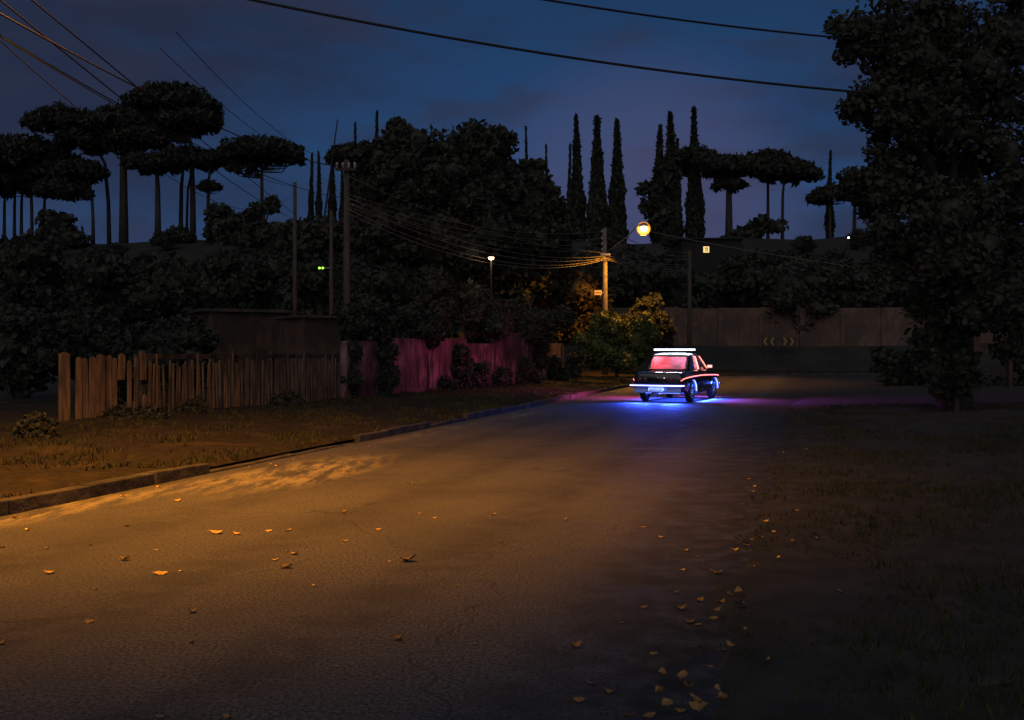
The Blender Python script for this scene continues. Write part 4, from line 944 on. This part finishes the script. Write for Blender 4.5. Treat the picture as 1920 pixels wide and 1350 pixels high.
# number plate
pt = MB(); pt.box((0, -1.075, .385), (.42, .012, .13)); npl = pt.build('number_plate', mat('white_plate', (.8, .8, .82), rough=.4), CAR, bevel=.004); npl.location.x = 0
mb = MB(); mb.box((0, -1.084, .435), (.41, .006, .02)); mb.build('plate_band', mat('plate_blue', (.02, .05, .35), rough=.4), npl)
tcv = bpy.data.curves.new('plate_text', 'FONT'); tcv.body = 'BAE7C47'; tcv.size = .108; tcv.align_x = 'CENTER'; tcv.extrude = .002; tcv.space_character = 1.0
to = bpy.data.objects.new('tmp', tcv); COL.objects.link(to); bpy.context.view_layer.update()
tme = bpy.data.meshes.new_from_object(to.evaluated_get(bpy.context.evaluated_depsgraph_get())); bpy.data.objects.remove(to)
tx = link('plate_lettering', tme, mat('plate_ink', (.015, .015, .03), rough=.5), npl); tx.location = (0, -1.085, .338); tx.rotation_euler = (radians(90), 0, 0); tx.scale = (.86, 1, 1)
# seats
for x_ in (-.34, .34):
    mb = MB(); mb.box((x_, 1.22, .48), (.46, .48, .16)); mb.box((x_, .96, .78), (.44, .12, .56), Euler((radians(12), 0, 0)).to_matrix()); mb.build('front_seat', M['interior'], CAR, bevel=.04)
mb = MB(); mb.box((0, .42, .46), (1.14, .42, .18)); mb.box((0, .20, .72), (1.14, .12, .46), Euler((radians(14), 0, 0)).to_matrix()); mb.build('rear_seat', M['interior'], CAR, bevel=.04)
mb = MB(); mb.box((0, .83, 1.318), (1.04, .9, .012)); mb.build('headliner', M['interior'], CAR)
mb = MB(); mb.box((0, 1.86, .83), (1.2, .18, .14)); mb.build('dashboard', M['trim'], CAR, bevel=.02)
mb = MB(); mb.tube([(-.34 + .17 * cos(t), 1.60 + .05 * sin(t), .87 + .16 * sin(t)) for t in np.linspace(0, 2 * pi, 20)], .012, 6, cap=False); mb.build('steering_wheel', M['trim'], CAR)
# neon light thrown by the strips
RED = (1, .10, .16); BLU = (.03, .08, 1)
def area(name, loc, dr, sx_, sy_, en, c_):
    o = light(name, 'AREA', loc, en, c_, CAR, rot=Vector(dr).to_track_quat('-Z', 'Y').to_euler()); o.data.spread = radians(120); o.data.shape = 'RECTANGLE'; o.data.size = sx_; o.data.size_y = sy_; return o
area('underglow_light', (0, 1.0, .19), (0, 0, -1), 1.0, 2.2, 90, BLU)
area('rear_underglow_light', (0, -1.03, .42), (0, -.62, -.8), 1.35, .06, 270, BLU)
area('valance_light', (0, -1.14, .475), (0, .42, -.9), 1.5, .03, 5, (.16, .26, 1))
for sx in (1, -1):
    area('side_underglow_light', (sx * .80, 1.2, .24), (sx * .8, 0, -1), 2.0, .05, 270 if sx > 0 else 80, BLU)
    area('side_red_light', (sx * .81, 1.0, .72), (sx, -.12, -.25), 3.2, .05, 60 if sx > 0 else 120, RED)
    for yy in (0, 2.4): light('arch_light', 'POINT', (sx * .86, yy + .28, .46), 4.0, (.06, .14, 1), CAR, .05)
area('left_blue_light', (-.82, .8, .5), (-1, -.1, -.3), 2.0, .05, 14, (.35, .10, 1))
area('front_underglow_light', (0, 3.1, .42), (0, .5, -.9), 1.2, .06, 60, (.4, .1, 1))
area('bar_light', (0, .62, 1.52), (0, -.35, -.95), 1.2, .03, 9, (.72, .8, 1))
light('cabin_light', 'POINT', (-.40, .45, 1.12), 42.0, (1, .07, .10), CAR, .10)
light('cabin_light', 'POINT', (.34, .60, 1.05), 16, (1, .30, .55), CAR, .08)

# ------------------------------------------------------------------ people in the car
def seated(name, lx, ly, label, shirt, arms_forward):
    R = Matrix.Rotation(-radians(26), 4, 'Z'); base = CAR.location
    e_loc = base + R.to_3x3() @ Vector((lx, ly, .57))
    j = {}; V = []; E = []; rad = []
    def v_(p, r): V.append(p); rad.append(r); return len(V) - 1
    pel = v_((0, 0, .05), .13); wa = v_((0, -.06, .22), .12); ch = v_((0, -.11, .40), .15); nk = v_((0, -.11, .54), .055); hb = v_((0, -.09, .61), .075); hm = v_((0, -.08, .68), .088); ht = v_((0, -.085, .75), .06)
    E += [(pel, wa), (wa, ch), (ch, nk), (nk, hb), (hb, hm), (hm, ht)]
    for s_ in (-1, 1):
        sh = v_((s_ * .17, -.11, .46), .06); hand = (s_ * .15, .30, .36) if arms_forward else (s_ * .14, .22, .10)
        el = v_((s_ * .24, .06, .24), .042); wr_ = v_(hand, .028)
        E += [(ch, sh), (sh, el), (el, wr_)]
        for q in range(4):
            k1 = v_((hand[0] - s_ * .01 + s_ * .014 * (q - 1.5), hand[1] + .045, hand[2] + .01), .011); k2 = v_((hand[0] + s_ * .014 * (q - 1.5), hand[1] + .085 - .006 * abs(q - 1.5), hand[2] - .012), .009); E += [(wr_, k1), (k1, k2)]
        tb_ = v_((hand[0] - s_ * .04, hand[1] + .04, hand[2] + .01), .010); E.append((wr_, tb_))
        hp = v_((s_ * .10, .04, .03), .085); kn = v_((s_ * .13, .42, .12), .058); an = v_((s_ * .12, .62, -.22), .038); to_ = v_((s_ * .12, .74, -.26), .03)
        E += [(pel, hp), (hp, kn), (kn, an), (an, to_)]
    me = bpy.data.meshes.new(name); me.from_pydata(V, E, []); o = bpy.data.objects.new(name, me); COL.objects.link(o)
    sk = o.modifiers.new('skin', 'SKIN'); 
    for i_, r_ in enumerate(rad): me.skin_vertices[0].data[i_].radius = (r_, r_)
    me.skin_vertices[0].data[0].use_root = True
    ss = o.modifiers.new('sub', 'SUBSURF'); ss.levels = 1; ss.render_levels = 1
    bpy.context.view_layer.update(); nm_ = bpy.data.meshes.new_from_object(o.evaluated_get(bpy.context.evaluated_depsgraph_get())); o.modifiers.clear(); o.data = nm_
    nm_.materials.clear(); nm_.materials.append(M['skin']); nm_.materials.append(M[shirt])
    for p_ in nm_.polygons:
        c = p_.center; p_.material_index = 0 if (c.z > .53 or (c.z > .0 and c.y > .18 and abs(c.x) < .3 and c.z > .2)) else 1; p_.use_smooth = True
    o.location = e_loc; o.rotation_euler = (0, 0, -radians(26)); tag(o, label, 'person')
    hh = MB(); hh.add([tuple(p) for p in ICO_V * np.array((.082, .10, .085)) + np.array((0, -.10, .705))], [tuple(int(q) for q in t) for t in ICO_F]); hh.build('hair', M['hair'], o, smooth=True)
    ns = MB(); ns.lathe([(0, .02), (.014, 0), (0, -.03)], (0, .012, .665), n=8); ns.build('nose', M['skin'], o, smooth=True)
    for s_ in (-1, 1):
        er = MB(); er.add([tuple(p) for p in ICO_V * np.array((.012, .02, .032)) + np.array((s_ * .088, -.08, .665))], [tuple(int(q) for q in t) for t in ICO_F]); er.build('ear', M['skin'], o, smooth=True)
    return o
if not hasattr(bpy.types.Mesh, 'skin_vertices'): pass
M['skin'] = mat('skin', (.42, .24, .17), rough=.5); M['shirt_pale'] = mat('pale_shirt', (.6, .58, .6), rough=.9); M['shirt_dark'] = mat('dark_shirt', (.06, .05, .06), rough=.9); M['hair'] = mat('dark_hair', (.02, .015, .012), rough=.7)
try:
    seated('person', -.34, 1.24, 'person in a dark shirt driving the neon lit car', 'shirt_dark', True)
    seated('person', .34, 1.24, 'person in a pale top sitting in the passenger seat of the car', 'shirt_pale', False)
except Exception as ex: print('PERSON FAIL', ex)

# ------------------------------------------------------------------ fallen leaves
def leaf_mesh(i, curl, L=.09):
    rs = np.random.default_rng(i); v = []; f = []; nL = 7
    for a_ in range(nL + 1):
        t = a_ / nL; w = .36 * L * sin(pi * min(1, t * .95 + .03)) ** .8 * (1 + .1 * rs.normal())
        z = curl * L * (2 * t - 1) ** 2 * .8 + .004
        for s_ in (-1, 0, 1): v.append((s_ * w, (t - .5) * L, z + abs(s_) * curl * L * .35 + .002 * rs.normal()))
    for a_ in range(nL):
        for s_ in range(2): q = a_ * 3 + s_; f.append((q, q + 1, q + 4, q + 3))
    nv = len(v); v.append((0, L * .5, curl * L * .8 + .004)); v.append((.004, L * .5, curl * L * .8 + .006)); v.append((.002, L * .78, curl * L * .9)); f.append((nv, nv + 1, nv + 2))
    me = bpy.data.meshes.new('leaf'); me.from_pydata(v, [], f); me.polygons.foreach_set('use_smooth', [True] * len(f)); return me
LM = [leaf_mesh(i, c) for i, c in enumerate((.10, .2, .3, .15, .26, .36))]
for m_ in LM[:6]: m_.materials.append(M['leaf_fall'])
LMB = [leaf_mesh(20 + i, c) for i, c in enumerate((.12, .3, .45))]
for m_ in LMB: m_.materials.append(M['leaf_brown'])
road_leaves = [(237, 986, 1), (405, 1000, 1.7), (444, 1002, 1.1), (504, 996, .9), (541, 995, 1), (644, 960, .9), (647, 1014, .8), (553, 1039, 1.1), (539, 1034, .5), (516, 1050, .8), (536, 1064, 1.5), (235, 1050, 1.2), (301, 1076, 1.5), (339, 1071, .6), (89, 1029, .6), (168, 1022, .6), (93, 1075, 1.2), (361, 1148, .9), (168, 1166, 1), (359, 1204, .8), (4, 1207, 1), (4, 1026, .9), (28, 971, 1.3), (52, 994, .8), (293, 1031, .5), (179, 1105, .5), (589, 1098, .5), (300, 1345, .8), (426, 1346, .8), (333, 940, 1.1), (631, 1250, .6),
 (774, 906, .6), (786, 963, .5), (815, 971, .5), (925, 965, .9), (1059, 975, .8), (1203, 989, 1.1), (1241, 1008, 1), (1285, 1033, .8), (709, 993, .8), (765, 1052, 1.9), (1343, 1076, 1.2), (1207, 1139, .8), (1311, 1127, 1), (1276, 1143, 1.1), (1338, 1160, .9), (1294, 1168, 1), (746, 1199, 1.1), (757, 1203, .5), (892, 1208, .6), (1079, 1213, 1.4), (1226, 1226, .9), (1109, 1283, .8), (1143, 1300, 1), (1086, 1313, 1.1), (1278, 1336, 1), (730, 1053, .4), (835, 757, 1.2), (1400, 1023, .8), (1379, 1032, .8)]
side_leaves = [(1437, 977, .8), (1425, 1009, 1), (1432, 1025, .9), (1451, 997, .6), (1385, 1111, 1.1), (1368, 1119, 1), (1388, 1133, 1.3), (1370, 1212, .9), (1356, 1313, 1), (1304, 1310, .9), (1492, 958, .8), (1486, 1015, .6), (1575, 1108, .7), (1469, 850, .9), (1511, 843, .8), (1280, 1268, 1.2), (1241, 1265, 1), (1239, 1300, 1), (1252, 1320, 1.1), (1313, 1330, 1.4), (1172, 1346, 1), (1217, 1343, 1), (1309, 1322, 1), (1290, 1290, .8), (1330, 1250, .7), (1345, 1145, .8), (1420, 1060, .6), (1460, 1045, .6), (1530, 1010, .6), (1560, 960, .6), (1345, 1290, .6), (1400, 1180, .6), (1440, 1240, .6)]
for _i in range(34):
    y_ = random.uniform(7.5, 17) if _i % 2 else random.uniform(4.2, 12); x_ = (kx(y_) + abs(random.gauss(0, .22)) + .04) if _i % 2 else (rx(y_) - abs(random.gauss(0, .45)))
    road_leaves.append((960 + F * x_ / y_, HZ + F * EYE / y_, random.uniform(.45, .95)))
special = {(405, 1000): 'large yellow leaf on the lit asphalt beside a smaller one', (765, 1052): 'widest curled yellow leaf in the middle of the lit asphalt', (301, 1076): 'big yellow boat shaped leaf at the lower edge of the lamp light', (536, 1064): 'orange leaf lowest of the cluster in the middle left road', (1079, 1213): 'ochre leaf alone on the dark lower road right of centre', (746, 1199): 'orange leaf alone on the dark lower road left of centre', (1285, 1033): 'small bright round leaf right of the lit asphalt', (237, 986): 'yellow leaf nearest the sand fan on the lit asphalt', (1203, 989): 'flat bright leaf at the right end of the lit asphalt', (1343, 1076): 'flat orange leaf near the right grass edge', (28, 971): 'long yellow leaf in the gutter at the far left', (553, 1039): 'small bright leaf topping the cluster in the middle left road'}
for i, (px_, py_, s_) in enumerate(road_leaves):
    g = G(px_, py_, .006); o = bpy.data.objects.new('fallen_leaf', LM[i % 6] if (i % 5 and py_ < 1110) else LMB[i % 3]); COL.objects.link(o); o.location = g
    a_ = random.choice((1, -1)) * radians(90) + random.uniform(-.6, .6); o.rotation_euler = (random.uniform(-.15, .15), random.uniform(-.25, .25), a_); o.scale = (s_ * .66,) * 3
    o.scale = tuple(q * (.8 if py_ > 1200 else 1) for q in o.scale)
    tag(o, special.get((px_, py_), 'small dry leaf lying on the asphalt among others'), 'leaf', 'dry leaves scattered over the asphalt')
for i, (px_, py_, s_) in enumerate(side_leaves):
    g = G(px_, py_, .05); o = bpy.data.objects.new('fallen_leaf', LMB[i % 3] if (i % 3 or py_ > 1100) else LM[i % 6]); COL.objects.link(o); o.location = g
    o.rotation_euler = (random.uniform(-.4, .4), random.uniform(-.4, .4), random.uniform(0, 6.28)); o.scale = (s_ * .66,) * 3
    tag(o, 'small dry leaf in the grass along the right road edge', 'leaf', 'dry leaves in the grass along the right road edge')
g = G(1833, 1282, .05); mb = MB(); mb.prism([(-.16, -.03), (.12, -.05), (.17, .0), (.10, .045), (-.1, .05), (-.18, .01)], (0, .008), lambda u, v, t: Vector((u, v, t + .02 * sin(u * 9)))); o = mb.build('bark_scrap', M['bark'], None, g); tag(o, 'flat scrap of bark lying in the dark grass at the lower right', 'bark scrap')

# ------------------------------------------------------------------ grass (uncountable)
def grass(name, path, side, o0, o1, ymin, ymax, n, hmin, hmax, zf, wid=.006, bare=.0, edge=0):
    pts = []; P_ = [p for p in path if ymin <= p.y <= ymax]
    V = []; 
    for _ in range(n):
        u = RNG.random() ** 1.5; i_ = min(len(P_) - 2, int(u * (len(P_) - 1))); p = P_[i_].lerp(P_[i_ + 1], RNG.random()); t = (P_[i_ + 1] - P_[i_]).normalized()
        o_ = o0 + (o1 - o0) * RNG.random() ** 1.3; q = p + Vector((-t.y, t.x, 0)) * side * o_
        den = nz(q.x, q.y, .9, 4) + .5 * nz(q.x, q.y, 3.1, 9)
        if edge and RNG.random() > (o_ - o0) / edge + .12: continue
        if den < bare + RNG.random() * .25 - .15: continue
        z = zf(2, o_, 0, q) - .02; sc = (1 + .25 * max(0, den * 2)) * (min(1, .35 + (o_ - o0) / edge * .65) if edge else 1)
        for _k in range(3):
            a_ = RNG.random() * 6.28; h_ = RNG.uniform(hmin, hmax) * sc; w = wid * (1 + q.y / 14); ox, oy = RNG.normal(0, .02, 2); ln = RNG.uniform(.1, .7) * h_
            bx, by = q.x + ox, q.y + oy; dx, dy = cos(a_), sin(a_); b2 = RNG.random() * 6.28; ex, ey = cos(b2) * ln, sin(b2) * ln
            V += [(bx - dx * w, by - dy * w, z), (bx + dx * w, by + dy * w, z), (bx + dx * w * .6 + ex * .4, by + dy * w * .6 + ey * .4, z + h_ * .6), (bx + ex, by + ey, z + h_)]
    me = bpy.data.meshes.new(name); me.from_pydata(V, [], [(i * 4, i * 4 + 1, i * 4 + 2, i * 4 + 3) for i in range(len(V) // 4)])
    tag(link(name, me, M['grass']), 'short rough grass on the verge' if side > 0 else 'dark tall grass beside the right road edge', 'grass', kind='stuff')
grass('verge_grass', LPf, 1, .12, 5.2, 5, 46, 17000, .03, .09, left_z, bare=-.02)
grass('roadside_grass', RPf, -1, -.22, 6.5, 2.6, 26, 26000, .03, .085, right_z, wid=.003, bare=-.22, edge=.9)
